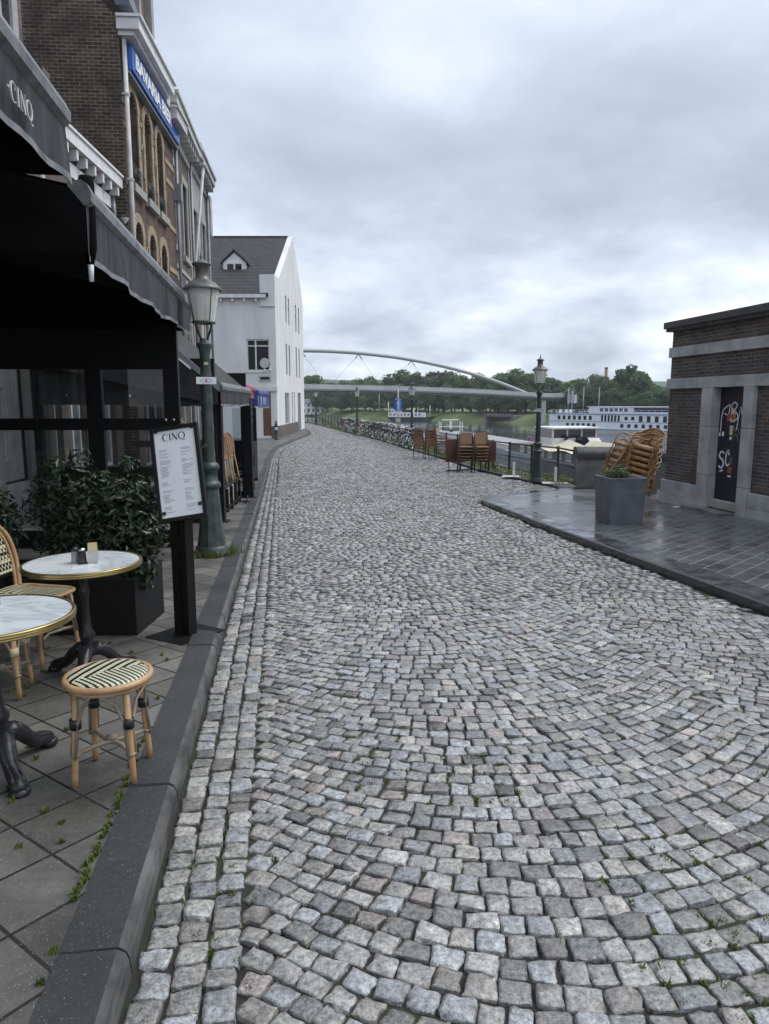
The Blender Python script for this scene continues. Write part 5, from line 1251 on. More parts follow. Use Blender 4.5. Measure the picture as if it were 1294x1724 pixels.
# ------------------------------------------------------------------ quay rail: one fence of posts and two bars
fp = []
y = 18.2
def fx(y): return xq(max(y, 19.4)) + (.78 if y > 19.4 else .78 - (19.4 - y) * .12)
ft = thing('quay_railing', 'long black iron railing with two bars along the edge of the quay', 'fence', (0, 0, 0))
FP = [(4.93, 18.6)]; yy = 20.9
while yy < 112:
    FP.append((fx(yy), yy)); dx = fx(yy + .5) - fx(yy); yy += 1.85 / math.hypot(1, dx / .5)
pm = None
for i, (x, y) in enumerate(FP[1:]):
    z = rz(y) + .08
    if pm is None:
        m = MB(); m.box(-.03, .03, -.03, .03, 0, 1.02); m.lathe([(.06,0),(.06,.03),(.035,.05),(.035,.2)], 8); m.box(-.045,.045,-.045,.045,.94,1.0,.008); m.box(-.042,.042,-.042,.042,.50,.56,.008)
        o = m.build('post', M['fence'], ft, (x, y, z), R(14)); pm = o
    else:
        o = pm.copy(); COL.objects.link(o); o.location = (x, y, z); o.rotation_euler.z = R(14 + i * .4)
for zr, r in ((.97, .026), (.53, .022), (.12, .02)):
    m = MB(); m.tube([(x, y, rz(y) + .08 + zr) for x, y in FP], r, 6); m.build('rail', M['fence'], ft)

for (x, y, rot, lb) in ((4.38, 20.5, .2, 'slim dark street lamp at the quay kerb before the moored barge'), (1.55, 41.4, .9, 'dark street lamp between the parked bicycles and the stacked chairs'), (-2.05, 54.8, 1.4, 'dark street lamp on the quay halfway along the bicycles'), (-7.0, 74.2, .5, 'farthest dark street lamp on the quay near the white house')):
    ql = make_lamp(lb, 'lampblack', (x, y, rz(y) + .09), rot, 14)
    if y < 21: m = MB(); m.T = Matrix.Rotation(-rot, 4, 'Z'); m.box(-.13,.13,-.095,-.08,2.07,2.17); m.build('number_plate', M['steelgrey'], ql)
# marker stakes on flat white plates
for i, (x, y) in enumerate(((4.05, 22.35), (4.78, 19.9))):
    t = thing('marker_stake', ('white marker stake on a flat plate left of the quay lamp', 'white marker stake on a flat plate between quay lamp and stone block')[i], 'marker', (x, y, rz(y)+.09), R(-15 + 8*i), 'white marker stakes on the quay')
    m = MB(); m.box(-.36, .36, -.22, .22, 0, .02, .005); m.build('plate', M['offwhite'], t); m = MB(); m.box(-.035, .035, -.02, .02, .02, .46, .006); m.build('stake', M['white'], t)
# blue sign
t = thing('street_sign', 'square blue sign with a white road symbol on a grey pole by the bicycles', 'sign', (.81, 44.5, rz(44.5)+.0), R(-2))
m = MB(); m.tube([(0,0,0),(0,0,3.3)], .035, 8); m.build('pole', M['steelgrey'], t)
SG = Matrix.Translation((0, 0, 1.94)) @ Matrix.Diagonal((.63, 1, .86, 1)) @ Matrix.Translation((0, 0, -2.15))
m = MB(); m.T = SG; m.box(-.36,.36,-.06,-.04,2.15,3.05,.005); sp = m.build('sign_panel', M['blue'], t)
m = MB(); m.T = SG; m.ribbon([(0,2.25),(0,2.92)], .10, -.0605, .004); m.ribbon([(-.12,2.72),(.0,2.72)], .09, -.061, .004); m.ribbon([(.0,2.90),(.17,2.90),(.17,2.25)], .05, -.0615, .004); m.ribbon([(-.31,3.0),(.31,3.0)], .02, -.0605, .004); m.ribbon([(-.31,2.2),(.31,2.2)], .02, -.0605, .004); m.build('symbol', M['letterwhite'], sp)
m = MB(); m.box(-.2,.2,-.055,-.04,1.72,2.0); m.build('lower_plate', M['white'], t); m = MB(); m.box(-.15,.15,-.06,-.04,1.3,1.5,.005); m.build('lower_plate', M['offwhite'], t)

# ------------------------------------------------------------------ wicker stacking chairs by the rail
def stack_chair():
    t = thing('wicker_chair', 'x', 'chair', (0,0,0)); w = .23
    m = MB(); m.box(-w, w, -.22, .22, .43, .455, .008); m.build('seat', M['wicker'], t)
    m = MB(); m.prism([(-w*.88,.52),(w*.88,.52),(w*.92,.86),(w*.75,.93),(-w*.75,.93),(-w*.92,.86)], .235, .25, 'xz'); m.v = [(x, y + (z-.45)*.14, z) for x, y, z in m.v]; m.build('backrest', M['wicker'], t)
    m = MB(); m.tube(smoothline([(-w,.23,.42),(-w,.245,.6),(-w*.98,.29,.86),(-w*.8,.305,.95),(w*.8,.305,.95),(w*.98,.29,.86),(w,.245,.6),(w,.23,.42)],4), .014, 6); m.build('back_frame', M['wickerdark'], t)
    for s_ in (-1, 1):
        m = MB(); m.tube([(s_*(w+.02),-.25,0),(s_*w,-.22,.44),(s_*(w+.03),-.2,.66),(s_*(w+.03),.22,.67)], .013, 6); m.build('leg', M['wickerdark'], t)
        m = MB(); m.tube([(s_*(w+.02),.27,0),(s_*w,.23,.44)], .013, 6); m.build('leg', M['wickerdark'], t)
    return t
GS = 'brown wicker chairs stacked by the quay railing'
proto = stack_chair(); proto['group'] = GS; first = True
def place(label, x, y, dz, rot):
    global first
    z = rz(y) + dz + .034
    if first: o = proto; first = False; o.location = (x, y, z); o.rotation_euler = (0, 0, rot); o['label'] = label
    else: o = dup(proto, (x, y, z), rot, label, GS)
    return o
od = ('bottom', 'second', 'third', 'fourth', 'topmost')
for c_, (x, y, n_, rr, nm) in enumerate(((2.78, 24.9, 5, -4, 'left'), (3.32, 24.85, 5, 3, 'right'))):
    for k in range(n_): place('wicker chair, %s of the %s stack in front of the brown table boards' % (od[k], nm), x + .012*k, y - .02*k, .11*k, R(rr))
for c_, (x, y, n_, rr, nm) in enumerate(((1.62, 31.9, 4, 150, 'left'), (2.02, 31.5, 4, 175, 'middle'), (2.45, 31.0, 4, 95, 'right'))):
    for k in range(n_): place('wicker chair, %s of the %s stack in the farther group before the bicycles' % (('bottom', 'second', 'third', 'topmost')[k], nm), x, y + .015*k, .12*k, R(rr))
for i, (x, y, w_, h_, r_, lb) in enumerate(((2.46, 25.15, .72, .80, 20, 'brown table board standing left of the two wicker stacks'), (3.05, 25.45, 1.0, .82, -2, 'wide brown table board standing behind the two wicker stacks'), (3.62, 25.2, .6, .72, -10, 'brown table board standing right of the wicker stacks'))):
    t = thing('folded_table', lb, 'table', (x, y, rz(y) + .034), R(r_), 'folded brown terrace tables by the railing')
    m = MB(); m.box(-w_/2, w_/2, -.02, .02, .34, .34+h_, .01); m.build('tabletop', M['wood'], t)
    for s_ in (-1, 1):
        m = MB(); m.tube([(s_*w_*.35, 0, .4), (s_*w_*.4, -.18 + .3*(s_ > 0), 0)], .02, 6); m.build('leg', M['iron'], t)
    m = MB(); m.tube([(-w_*.4,.04,.03),(w_*.4,.04,.03)], .025, 6); m.build('foot_bar', M['iron'], t)
t = thing('wicker_chair', 'single pale wicker chair back facing out at the end of the farther group', 'chair', (2.22, 32.6, rz(32)+.35), R(10)); m = MB(); m.box(-.25,.25,-.02,.02,.35,.95,.02); m.build('backrest', M['sail'], t); m = MB(); m.box(-.25,.25,-.4,0,.3,.34); m.build('seat', M['wicker'], t)
for sx_ in (-.22,.22):
    m = MB(); m.box(sx_-.015, sx_+.015, -.02, .02, -.35, .34); m.build('leg', M['wickerdark'], t)

# ------------------------------------------------------------------ bicycles leaning on the rail
def make_bike():
    t = thing('bicycle', 'x', 'bicycle', (0,0,0)); r = .34
    for x in (-.55, .55):
        m = MB(); m.tube([(x + r*math.cos(a), 0, r + r*math.sin(a)) for a in [i*2*math.pi/20 for i in range(20)]], .022, 5, closed=True); wh_ = m.build('wheel', M['rubber'], t)
        m = MB(); m.tube([(x + .318*math.cos(a), 0, r + .318*math.sin(a)) for a in [i*2*math.pi/20 for i in range(20)]], .012, 4, closed=True)
        for i in range(9): a = i*math.pi/9; m.tube([(x - .31*math.cos(a), 0, r - .31*math.sin(a)), (x + .31*math.cos(a), 0, r + .31*math.sin(a))], .003, 3)
        m.lathe([(.025,-.04),(.025,.04)], 6, (x, 0, r)); m.build('rim', M['chrome'], wh_)
        m = MB(); m.tube([(x + .375*math.cos(R(a)), 0, r + .375*math.sin(R(a))) for a in ((range(30, 190, 16)) if x < 0 else range(20, 150, 16))], .022, 4); m.build('mudguard', M['white'] if 0 else M['black'], t)
    m = MB()
    for a, b in (((-.55,.34),(-.08,.30)), ((-.55,.34),(-.2,.72)), ((-.08,.30),(-.24,.86)), ((-.08,.30),(.38,.72)), ((-.2,.70),(.36,.80)), ((.34,.90),(.40,.66)), ((.40,.66),(.55,.34))): m.tube([(a[0],0,a[1]),(b[0],0,b[1])], .02, 6)
    m.build('frame', M['black'], t)
    m = MB(); m.tube(smoothline([(.14,-.27,1.02),(.28,-.26,1.06),(.36,-.1,1.05),(.36,.1,1.05),(.28,.26,1.06),(.14,.27,1.02)],4), .014, 6); m.tube([(.345,0,.88),(.36,0,1.05)], .016, 6); m.build('handlebar', M['chrome'], t)
    m = MB(); m.prism([(-.38,-.09),(-.36,.09),(-.2,.05),(-.05,.02),(-.05,-.02),(-.2,-.05)], .88, .93, 'xy'); m.build('saddle', M['rubber'], t)
    m = MB(); m.box(-.85,-.38,-.07,.07,.73,.75); m.tube([(-.8,.06,.73),(-.55,.05,.36)], .008, 4); m.tube([(-.8,-.06,.73),(-.55,-.05,.36)], .008, 4); m.build('carrier', M['black'], t)
    m = MB(); m.lathe([(0,-.02),(.09,-.02),(.09,.02),(0,.02)], 12); o = m.build('chainring', M['chrome'], t); o.rotation_euler = (R(90), 0, 0); o.location = (-.08, .05, .30)
    return t
bproto = make_bike(); GB = 'bicycles parked along the quay railing'
cols_ = {'black': 'black', 'dark green': 'lampgreen', 'grey': 'steelgrey', 'blue': 'blue', 'white': 'offwhite', 'red': 'red'}
seq = ['black', 'grey', 'black', 'dark green', 'black', 'white', 'black', 'grey', 'black', 'grey', 'black', 'dark green', 'black', 'black', 'white', 'black', 'grey', 'black', 'grey', 'black']
yb = 37.6; nth = 0; ordn = ('first', 'second', 'third', 'fourth', 'fifth', 'sixth', 'seventh', 'eighth', 'ninth', 'tenth', 'eleventh', 'twelfth', 'thirteenth', 'fourteenth', 'fifteenth', 'sixteenth', 'seventeenth', 'eighteenth', 'nineteenth', 'twentieth')
for i, cn in enumerate(seq):
    y = yb; x = fx(y) - .40 + random.uniform(-.08, .08)
    dxdy = (fx(y + .5) - fx(y)) / .5; a = math.atan2(1, dxdy)
    rot = a + R(random.choice((-58, -40, -50, 125, 140, 18)))
    lb = '%s bicycle against the quay railing, %s from the stacked wicker chairs' % (cn, ordn[i])
    if i == 0: o = bproto; o['label'] = lb; o['group'] = GB; o.location = (x, y, rz(y)+.09)
    else: o = dup(bproto, (x, y, rz(y)+.09), 0, lb, GB)
    o.rotation_euler = (R(random.uniform(-7, 7)), 0, rot)
    for ch in o.children:
        if ch.name.split('.')[0] in ('frame', 'mudguard'):
            ch.material_slots[0].link = 'OBJECT'; ch.material_slots[0].material = M[cols_[cn]]
    yb += random.uniform(.75, 1.25) + (1.6 if i in (12, 15) else 0)
for i, (x, y, mt, lb) in enumerate(((2.35, 36.4, 'pink', 'pink pannier bag hanging on the railing near the wicker chairs'), (fx(53.5)-.55, 53.5, 'pink', 'pink pannier bag by the middle quay lamp'), (fx(60)-.5, 60, 'pink', 'pink pannier bag among the farthest bicycles'), (1.9, 38.2, 'paper', 'white bag hanging beside the nearest bicycles'))):
    t = thing('pannier_bag', lb, 'bag', (x, y, rz(y)+.45), R(20)); m = MB(); m.box(-.2, .2, -.09, .09, 0, .42, .04); m.build('pouch', M[mt], t); m = MB(); m.tube(smoothline([(-.1,0,.4),(0,0,.5),(.1,0,.4)],4), .012, 5); m.build('strap', M['black'], t)
gs = []
for _ in range(900):
    y = 19.5 + 55 * random.random() ** 1.6; gs.append((xr(y) + .2 + random.random() ** 1.4 * 1.25, y, rz(y) + .085, .12))
grass_obj('grass', gs, .13, 12, wd=.006)
# ------------------------------------------------------------------ arched footbridge
PA, PB = Vector((54, 250)), Vector((-84, 161)); bd = (PB - PA).normalized(); BL = (PB - PA).length
M['parapet'] = mat('pale_bridge_parapet', (.46,.48,.48), (.38,.40,.41), .3, .5)
br = thing('arch_bridge', 'slender pale steel arch footbridge crossing the river', 'bridge', (PA.x, PA.y, 0), math.atan2(bd.y, bd.x))
def dk(s): t_ = s / BL; return 3.7 + 7.2 * t_ * (1 - t_) * 1.0
def ar(s): t_ = s / BL; return 2.7 + 4 * 13.4 * t_ * (1 - t_)
m = MB()
n = 60
for i in range(n):
    a, b = -30 + (BL + 50) * i / n, -30 + (BL + 50) * (i + 1) / n
    for y0, y1, zt, zb_ in ((-2.2, 2.2, .0, -.45), (-1.2, 1.2, -.45, -1.05)):
        v = []
        for s_ in (a, b):
            z = dk(max(0, min(BL, s_))); v += [(s_, y0, z + zb_), (s_, y1, z + zb_), (s_, y1, z + zt), (s_, y0, z + zt)]
        m.add(v, [(0,1,5,4),(1,2,6,5),(2,3,7,6),(3,0,4,7)])
m.build('deck', M['deckgrey'], br)
m = MB(); m.tube([(BL*i/48, 0, ar(BL*i/48)) for i in range(49)], .58, 8); m.build('arch', M['steelgrey'], br)
m = MB()
for y0 in (-2.2, 2.2):
    for i in range(100):
        s_ = -20 + (BL+30)*i/100; z = dk(max(0, min(BL, s_))); m.box(s_, s_+.12, y0-.05, y0+.05, z, z+1.2)
    for i in range(60):
        a_, b_ = -20 + (BL+30)*i/60, -20 + (BL+30)*(i+1)/60; za, zc = dk(max(0, min(BL, a_))), dk(max(0, min(BL, b_)))
        m.add([(a_, y0, za+.1), (b_, y0, zc+.1), (b_, y0, zc+1.1), (a_, y0, za+1.1)], [(0,1,2,3)])
    for zz in (1.2,): m.tube([(-20 + (BL+30)*i/40, y0, dk(max(0, min(BL, -20 + (BL+30)*i/40))) + zz) for i in range(41)], .045, 4)
m.build('parapet', M['parapet'], br)
ns = 9
for i in range(1, ns):
    s_ = BL * i / ns
    if ar(s_) < dk(s_) + 2: continue
    m = MB()
    for d_ in (-1, 1):
        s2 = s_ + d_ * BL / ns / 2; m.tube([(s_, 0, ar(s_) - .5), (s2, -2.0, dk(max(0, min(BL, s2))) + .3)], .035, 4)
        m.tube([(s_, 0, ar(s_) - .4), (s_ + d_ * 1.2, 0, ar(s_ + d_*1.2) - 1.7)], .12, 4)
    m.build('hanger', M['hulldark'], br)
for i in range(1, ns + 1):
    s_ = BL * (i - .5) / ns; m = MB()
    for d_ in (-1, 1): m.tube([(s_, -2.35, dk(s_) - .1), (s_ + d_*1.7, -2.35, dk(s_) + 1.1)], .16, 4)
    m.build('bracket', M['white'], br)
m = MB(); m.box(-1.2, .8, -1.4, 1.4, -7, 2.5); m.build('pier', M['steelgrey'], br); m = MB(); m.box(BL-1.5, BL+2.5, -2, 2, -7, 2.6); m.build('pier', M['concrete'], br)

# ------------------------------------------------------------------ ships
def hull(mb, L, B, z0, z1, bow=6, stern=3, sheer=.5, n=14):
    """plan outline lofted from keel to gunwale; bow at +x"""
    def outl(k):
        P = []
        for i in range(n + 1):
            t_ = i / n; x = -L/2 + stern*.3 + (L - stern*.3) * t_ if k else -L/2 + stern + (L - stern - bow*.6) * t_
            f_ = min(1, (max(0, L/2 - x) / bow) ** .6) if x > L/2 - bow else 1
            if x < -L/2 + stern: f_ = .72 + .28 * (x + L/2) / stern
            P.append((x, max(.02, B/2 * f_ * (1 if k else .82))))
        return P
    lo, hi = outl(0), outl(1); sh = lambda x: sheer * max(0, (x - L*.25) / (L*.25)) ** 2
    v = [(x, -y, z0) for x, y in lo] + [(x, -y, z1 + sh(x)) for x, y in hi] + [(x, y, z0) for x, y in lo] + [(x, y, z1 + sh(x)) for x, y in hi]
    k = n + 1; f_ = []
    for i in range(n): f_ += [(i, i+1, k+i+1, k+i), (2*k+i, 3*k+i, 3*k+i+1, 2*k+i+1), (k+i, k+i+1, 3*k+i+1, 3*k+i)]
    f_ += [(0, k, 3*k, 2*k), (k-1, 3*k-1, 4*k-1, 2*k-1)]
    mb.add(v, f_)
def windows_row(parent, xs, z0, z1, w, y, n='window', gl='darkglass', mt='boatwhite', side=-1):
    for x in xs:
        m = MB(); m.box(x, x+w, y-.05, y+.02, z0, z1) if 0 else None
        m.box(x-.06, x+w+.06, y-.03, y+.0, z0-.06, z0); m.box(x-.06, x+w+.06, y-.03, y, z1, z1+.06); m.box(x-.06, x, y-.03, y, z0, z1); m.box(x+w, x+w+.06, y-.03, y, z0, z1)
        f_ = m.build(n, M[mt], parent); g = MB(); g.box(x, x+w, y-.02, y-.005, z0, z1); g.build('pane', M[gl], f_)
# cruise ship: local -y is the side towards us
S0, S1 = Vector((43, 186)), Vector((88, 138)); sd = (S1 - S0).normalized(); SL = 88
ct = (S0 + sd * SL / 2)
cs = thing('cruise_ship', 'long white two-deck river cruise ship moored at the far side of the river', 'ship', (ct.x, ct.y, WATER), math.atan2(sd.y, sd.x))
m = MB(); hull(m, SL, 9.5, -.8, 1.2, 7, 4, .3); m.build('hull', M['boatwhite'], cs)
x0 = -SL/2
m = MB(); m.box(x0+2.5, SL/2-8, -4.6, 4.6, 1.2, 4.55); m.build('cabin_deck', M['boatwhite'], cs)
m = MB(); m.box(x0+2.3, SL/2-7.5, -4.75, 4.75, 4.55, 4.68); m.box(x0+2.3, SL/2-7.5, -4.66, -4.6, 2.78, 2.88); m.box(x0+1, SL/2-7, -4.78, -4.7, 1.02, 1.12); m.build('blue_line', M['boatblue'], cs)
def zig(a, b, st): 
    out = []; x = a
    while x < b: out.append(x); x += st
    return out
windows_row(cs, [x0 + q for q in zig(5, 15, 1.45)], 3.2, 4.2, .8, -4.605); windows_row(cs, [x0 + q for q in zig(23, 25.5, 1.6)], 3.3, 4.1, .8, -4.605); windows_row(cs, [x0 + q for q in zig(26.5, 33, 1.9)], 2.95, 4.3, .9, -4.605); windows_row(cs, [x0 + q for q in zig(34.5, 76, 1.75)], 3.25, 4.15, .9, -4.605)
windows_row(cs, [x0 + q for q in zig(7.5, 16, 1.45)], 1.6, 2.4, .8, -4.605); windows_row(cs, [x0 + q for q in zig(22, 76, 1.75)], 1.55, 2.4, .8, -4.605)
m = MB()
for q in zig(17, 22, .85): m.box(x0+q, x0+q+.5, -4.64, -4.605, 2.95, 4.4)
m.build('tall_glazing', M['darkglass'], cs)
m = MB(); m.box(x0+13, x0+24, -3.6, 3.6, 4.69, 6.3); m.prism([(x0+24, 4.69), (x0+38, 4.69), (x0+34.5, 6.2), (x0+24, 6.3)], -3.5, 3.5, 'xz'); m.box(x0+12.5, x0+35, -3.8, 3.8, 6.3, 6.42); m.build('upper_saloon', M['boatwhite'], cs)
windows_row(cs, [x0 + q for q in zig(16, 23.5, 1.25)], 5.25, 6.0, .9, -3.605)
m = MB(); m.prism([(x0+24.6, 5.2), (x0+36, 5.2), (x0+34, 6.1), (x0+24.6, 6.15)], -3.53, -3.505, 'xz'); m.build('saloon_glazing', M['darkglass'], cs)
m = MB()
for q in zig(3, 80, 1.6): m.box(x0+q, x0+q+.06, -4.6, -4.54, 4.68, 5.6)
for zz in (5.6, 5.15): m.box(x0+3, SL/2-8, -4.6, -4.55, zz, zz+.06)
m.build('deck_railing', M['boatwhite'], cs)
for a, b in ((42, 52), (54, 63)):
    m = MB(); m.box(x0+a, x0+b, -3.2, 3.2, 6.1, 6.25)
    for q in zig(a+.2, b, (b-a-.5)/2): m.box(x0+q, x0+q+.1, -3.1, -3.0, 4.7, 6.1)
    m.build('sun_canopy', M['boatwhite'], cs)
m = MB(); m.tube([(x0+6, 0, 4.6), (x0+6, 0, 10.2)], .16, 6); m.box(x0+5.0, x0+5.9, -.6, .6, 7.2, 9.3); m.box(x0+6.1, x0+7.0, -.6, .6, 7.2, 9.3); m.tube([(x0+4.9,0,5.4),(x0+7,0,5.4)], .08, 5); m.build('mast', M['steelgrey'], cs)
m = MB()
for q in (1.5, 3.2, 4.4): m.lathe([(.35,0),(.4,.3),(.3,.8),(0,1.0)], 10, (x0+q+2.5, -2, 4.68))
m.build('deck_lantern', M['boatwhite'], cs)

# long grey barge with the living quarters at the near end
b0, b1 = Vector((21.4, 80)), Vector((12.2, 146)); bdv = (b1 - b0).normalized(); LB_ = (b1 - b0).length + 22; bc = (b0 + b1) / 2 - bdv * 7
bg_ = thing('barge', 'long grey cargo barge moored along the quay with white wheelhouse and beige sun sail', 'barge', (bc.x, bc.y, WATER), math.atan2(bdv.y, bdv.x))
m = MB(); hull(m, LB_, 7.6, -.6, 1.15, 6, 3, .4); m.build('hull', M['hullgrey'], bg_)
sx0 = -LB_/2 + 12
m = MB(); m.box(-LB_/2+32, LB_/2-8, -3.0, 3.0, 1.15, 1.75, .05)
for q in zig(-LB_/2+33, LB_/2-9, 2.4): m.box(q, q+.08, -3.02, 3.02, 1.76, 1.80)
m.build('hatch_cover', M['hatch'], bg_)
m = MB(); m.box(-LB_/2+32, LB_/2-4, 3.70, 3.80, 1.16, 1.4); m.build('bulwark', M['hullgrey'], bg_); m = MB(); m.box(-LB_/2+32, LB_/2-4, -3.80, -3.70, 1.16, 1.4); m.build('bulwark', M['hullgrey'], bg_)
m = MB(); m.box(sx0-11.5, sx0+19, -3.55, 3.55, 1.16, 2.15); m.build('living_quarters', M['hullbrown'], bg_)
m = MB(); m.box(sx0-8, sx0+8, 3.82, 3.9, -.5, 1.1); m.build('dark_belt', M['hulldark'], bg_)
for q in (-9, -6.4, -3.8, -1.2, 1.4, 4.0, 6.6, 10.6, 13.4):
    m = MB(); m.box(sx0+q-.1, sx0+q+1.2, 3.55, 3.6, 1.3, 1.4); m.box(sx0+q-.1, sx0+q+1.2, 3.55, 3.6, 2.0, 2.08); m.box(sx0+q-.1, sx0+q, 3.55, 3.6, 1.4, 2.0); m.box(sx0+q+1.1, sx0+q+1.2, 3.55, 3.6, 1.4, 2.0); f_ = m.build('window', M['white'], bg_)
    g = MB(); g.box(sx0+q, sx0+q+1.1, 3.555, 3.575, 1.4, 2.0); g.build('pane', M['darkglass'], f_)
m = MB(); wx0, wx1 = sx0+6.5, sx0+11.0
m.box(wx0, wx1, -2.6, 2.6, 2.16, 3.35); m.box(wx0-.35, wx1+.5, -2.95, 2.95, 4.35, 4.55, .05)
for x in (wx0, wx1-.12):
    for y in (-2.6, -.9, .8, 2.48): m.box(x, x+.16, y, y+.16, 3.1, 4.35)
m.build('wheelhouse', M['white'], bg_)
m = MB(); m.box(wx0+.05, wx1-.05, 2.5, 2.52, 3.1, 4.35); m.box(wx0+.05, wx0+.07, -2.5, 2.5, 3.1, 4.35); m.box(wx1-.07, wx1-.05, -2.5, 2.5, 3.1, 4.35); m.build('wheelhouse_glazing', M['darkglass'], bg_)
m = MB(); m.grid(lambda u, v: (sx0-2.5 + 11.5*u, 1.0 + 3.1*v, 2.35 + 1.25*u*(1-v) - .1*v + .15*math.sin(u*9)*v - .2*math.sin(v*3.14)), 14, 8); m.build('sun_sail', M['sail'], bg_)
m = MB(); m.grid(lambda u, v: (sx0-5.5 + 6.5*u, .6 + .9*v, 3.35 - .75*v*(.6 + .4*abs(math.sin(u*11)))), 24, 4); m.build('sun_sail', M['sail'], bg_)
m = MB(); m.grid(lambda u, v: (sx0-7.5 + 6*u, 1.2 + 2.3*v, 2.2 + .42*math.sin(u*3.14)*(1-v) + .05*math.sin(u*14)), 14, 6); m.build('tarpaulin', M['purple'], bg_)
m = MB()
for q in (LB_/2-10, LB_/2-8.2): m.box(q, q+.12, -2.2, -2.05, 1.2, 3.6); m.box(q, q+.12, 2.05, 2.2, 1.2, 3.6)
m.box(LB_/2-10, LB_/2-9.8, -2.4, 2.4, 2.6, 2.75); m.box(LB_/2-9.2, LB_/2-9.0, -.2, .2, 1.2, 3.9); m.box(LB_/2-9.4, LB_/2-8.8, -1.6, 1.6, 3.9, 4.1); m.build('bow_mast', M['white'], bg_)
m = MB(); m.box(LB_/2-13, LB_/2-12.4, .4, 1.0, 1.78, 2.3); m.build('bitt', M['hulldark'], bg_)
m = MB(); m.tube([(sx0+22, -2.8, 2.3), (sx0+30, -2.8, 2.35), (sx0+30, -2.8, 1.7)], .1, 5); m.build('boathook_rail', M['purple'], bg_)
# car carried on the barge
def barge_pt(x, y, z): 
    nb = Vector((-bdv.y, bdv.x)); p_ = Vector((bc.x, bc.y)) + bdv * x + nb * y; return (p_.x, p_.y, WATER + z)
car = thing('car', 'dark grey estate car parked on the stern of the barge', 'car', barge_pt(sx0+3.6, -.6, 2.16), math.atan2(bdv.y, bdv.x) + R(190))
m = MB(); prof_ = [(-2.1,.3),(2.1,.3),(2.15,.55),(2.0,.75),(1.1,.88),(-2.05,.88),(-2.15,.6)]; m.prism(prof_, -.85, .85, 'xz'); m.build('body', M['carpaint'], car)
m = MB(); m.prism([(-2.0,.88),(1.1,.88),(.45,1.40),(-1.6,1.42)], -.72, .72, 'xz'); m.build('cabin_glass', M['darkglass'], car)
m = MB(); m.prism([(-1.65,1.40),(.5,1.38),(.35,1.45),(-1.5,1.47)], -.70, .70, 'xz'); m.build('roof', M['carpaint'], car)
for x in (-1.3, 1.3):
    for y in (-.8, .62):
        m = MB(); m.lathe([(.0,0),(.3,0),(.32,.05),(.32,.13),(.3,.18),(0,.18)], 14); o = m.build('wheel', M['rubber'], car); o.rotation_euler = (R(-90), 0, 0); o.location = (x, y, .32)
        h_ = MB(); h_.lathe([(0,-.01),(.18,-.01),(.18,.19),(0,.19)], 10); h_.build('rim', M['chrome'], o)
for y in (-.6, .6):
    m = MB(); m.box(2.08, 2.17, y-.18, y+.18, .58, .70); m.build('headlight', M['chrome'], car)
m = MB(); m.box(2.12, 2.2, -.85, .85, .32, .48); m.build('bumper', M['steelgrey'], car)
# person standing on the barge
def person(label, loc, rot):
    me = bpy.data.meshes.new('person'); o = bpy.data.objects.new('person', me); COL.objects.link(o)
    vs = [(0,0,.95),(0,0,1.15),(0,-.01,1.36),(0,0,1.48),(0,-.01,1.56),(0,-.015,1.68),(.10,0,.88),(.11,-.02,.5),(.12,.02,.08),(.12,-.1,.04),(-.10,0,.88),(-.11,-.0,.5),(-.12,.03,.08),(-.12,-.1,.04),(.19,0,1.38),(.25,.03,1.12),(.22,-.12,.95),(.2,-.18,.92),(-.19,0,1.38),(-.25,.03,1.12),(-.22,-.1,.95),(-.2,-.17,.92)]
    ed = [(0,1),(1,2),(2,3),(3,4),(4,5),(0,6),(6,7),(7,8),(8,9),(0,10),(10,11),(11,12),(12,13),(2,14),(14,15),(15,16),(16,17),(2,18),(18,19),(19,20),(20,21)]
    rd = [.15,.145,.16,.06,.095,.085,.10,.07,.05,.04,.10,.07,.05,.04,.07,.05,.04,.04,.07,.05,.04,.04]
    me.from_pydata(vs, ed, []); me.materials.append(M['cloth'])
    md = o.modifiers.new('skin', 'SKIN'); o.modifiers.new('smooth', 'SUBSURF').levels = 1
    for i, r_ in enumerate(rd): me.skin_vertices[0].data[i].radius = (r_, r_ * .8)
    me.skin_vertices[0].data[0].use_root = True
    o.location = loc; o.rotation_euler.z = rot; tag(o, label, 'person'); return o
person('person in dark clothes standing beside the wheelhouse of the barge', barge_pt(sx0+6.0, 1.2, 2.16), R(160))

# black and white tug at the far bank
tp = bank(34, -4); 
tg = thing('tugboat', 'small black and white motor vessel moored at the green far bank', 'boat', (11.0, 296, WATER), math.atan2(-.55, .83) * .35)
m = MB(); hull(m, 22, 5, -.4, 1.5, 6, 3, .8); m.build('hull', M['hulldark'], tg)
m = MB(); m.box(-9.5, 5.5, -2.1, 2.1, 1.5, 3.3); m.box(-8.5, -4.5, -1.6, 1.6, 3.3, 4.6); m.build('cabin', M['boatwhite'], tg)
windows_row(tg, [-8.8 + 1.5*i for i in range(9)], 2.2, 2.9, .7, -2.105); windows_row(tg, [-8.2, -6.8, -5.6], 3.6, 4.2, .8, -1.605)
m = MB(); m.tube([(-9.8,0,1.6),(-9.8,0,7.6)], .14, 5); m.tube([(7.5,0,1.6),(7.5,0,6.2)], .12, 5); m.tube([(2.5,0,3.3),(2.5,0,5.6)], .1, 5); m.build('mast', M['boatwhite'], tg)
m = MB(); m.lathe([(.5,3.3),(.5,5.2)], 10, (.5,0,0)); m.build('funnel', M['boatwhite'], tg)

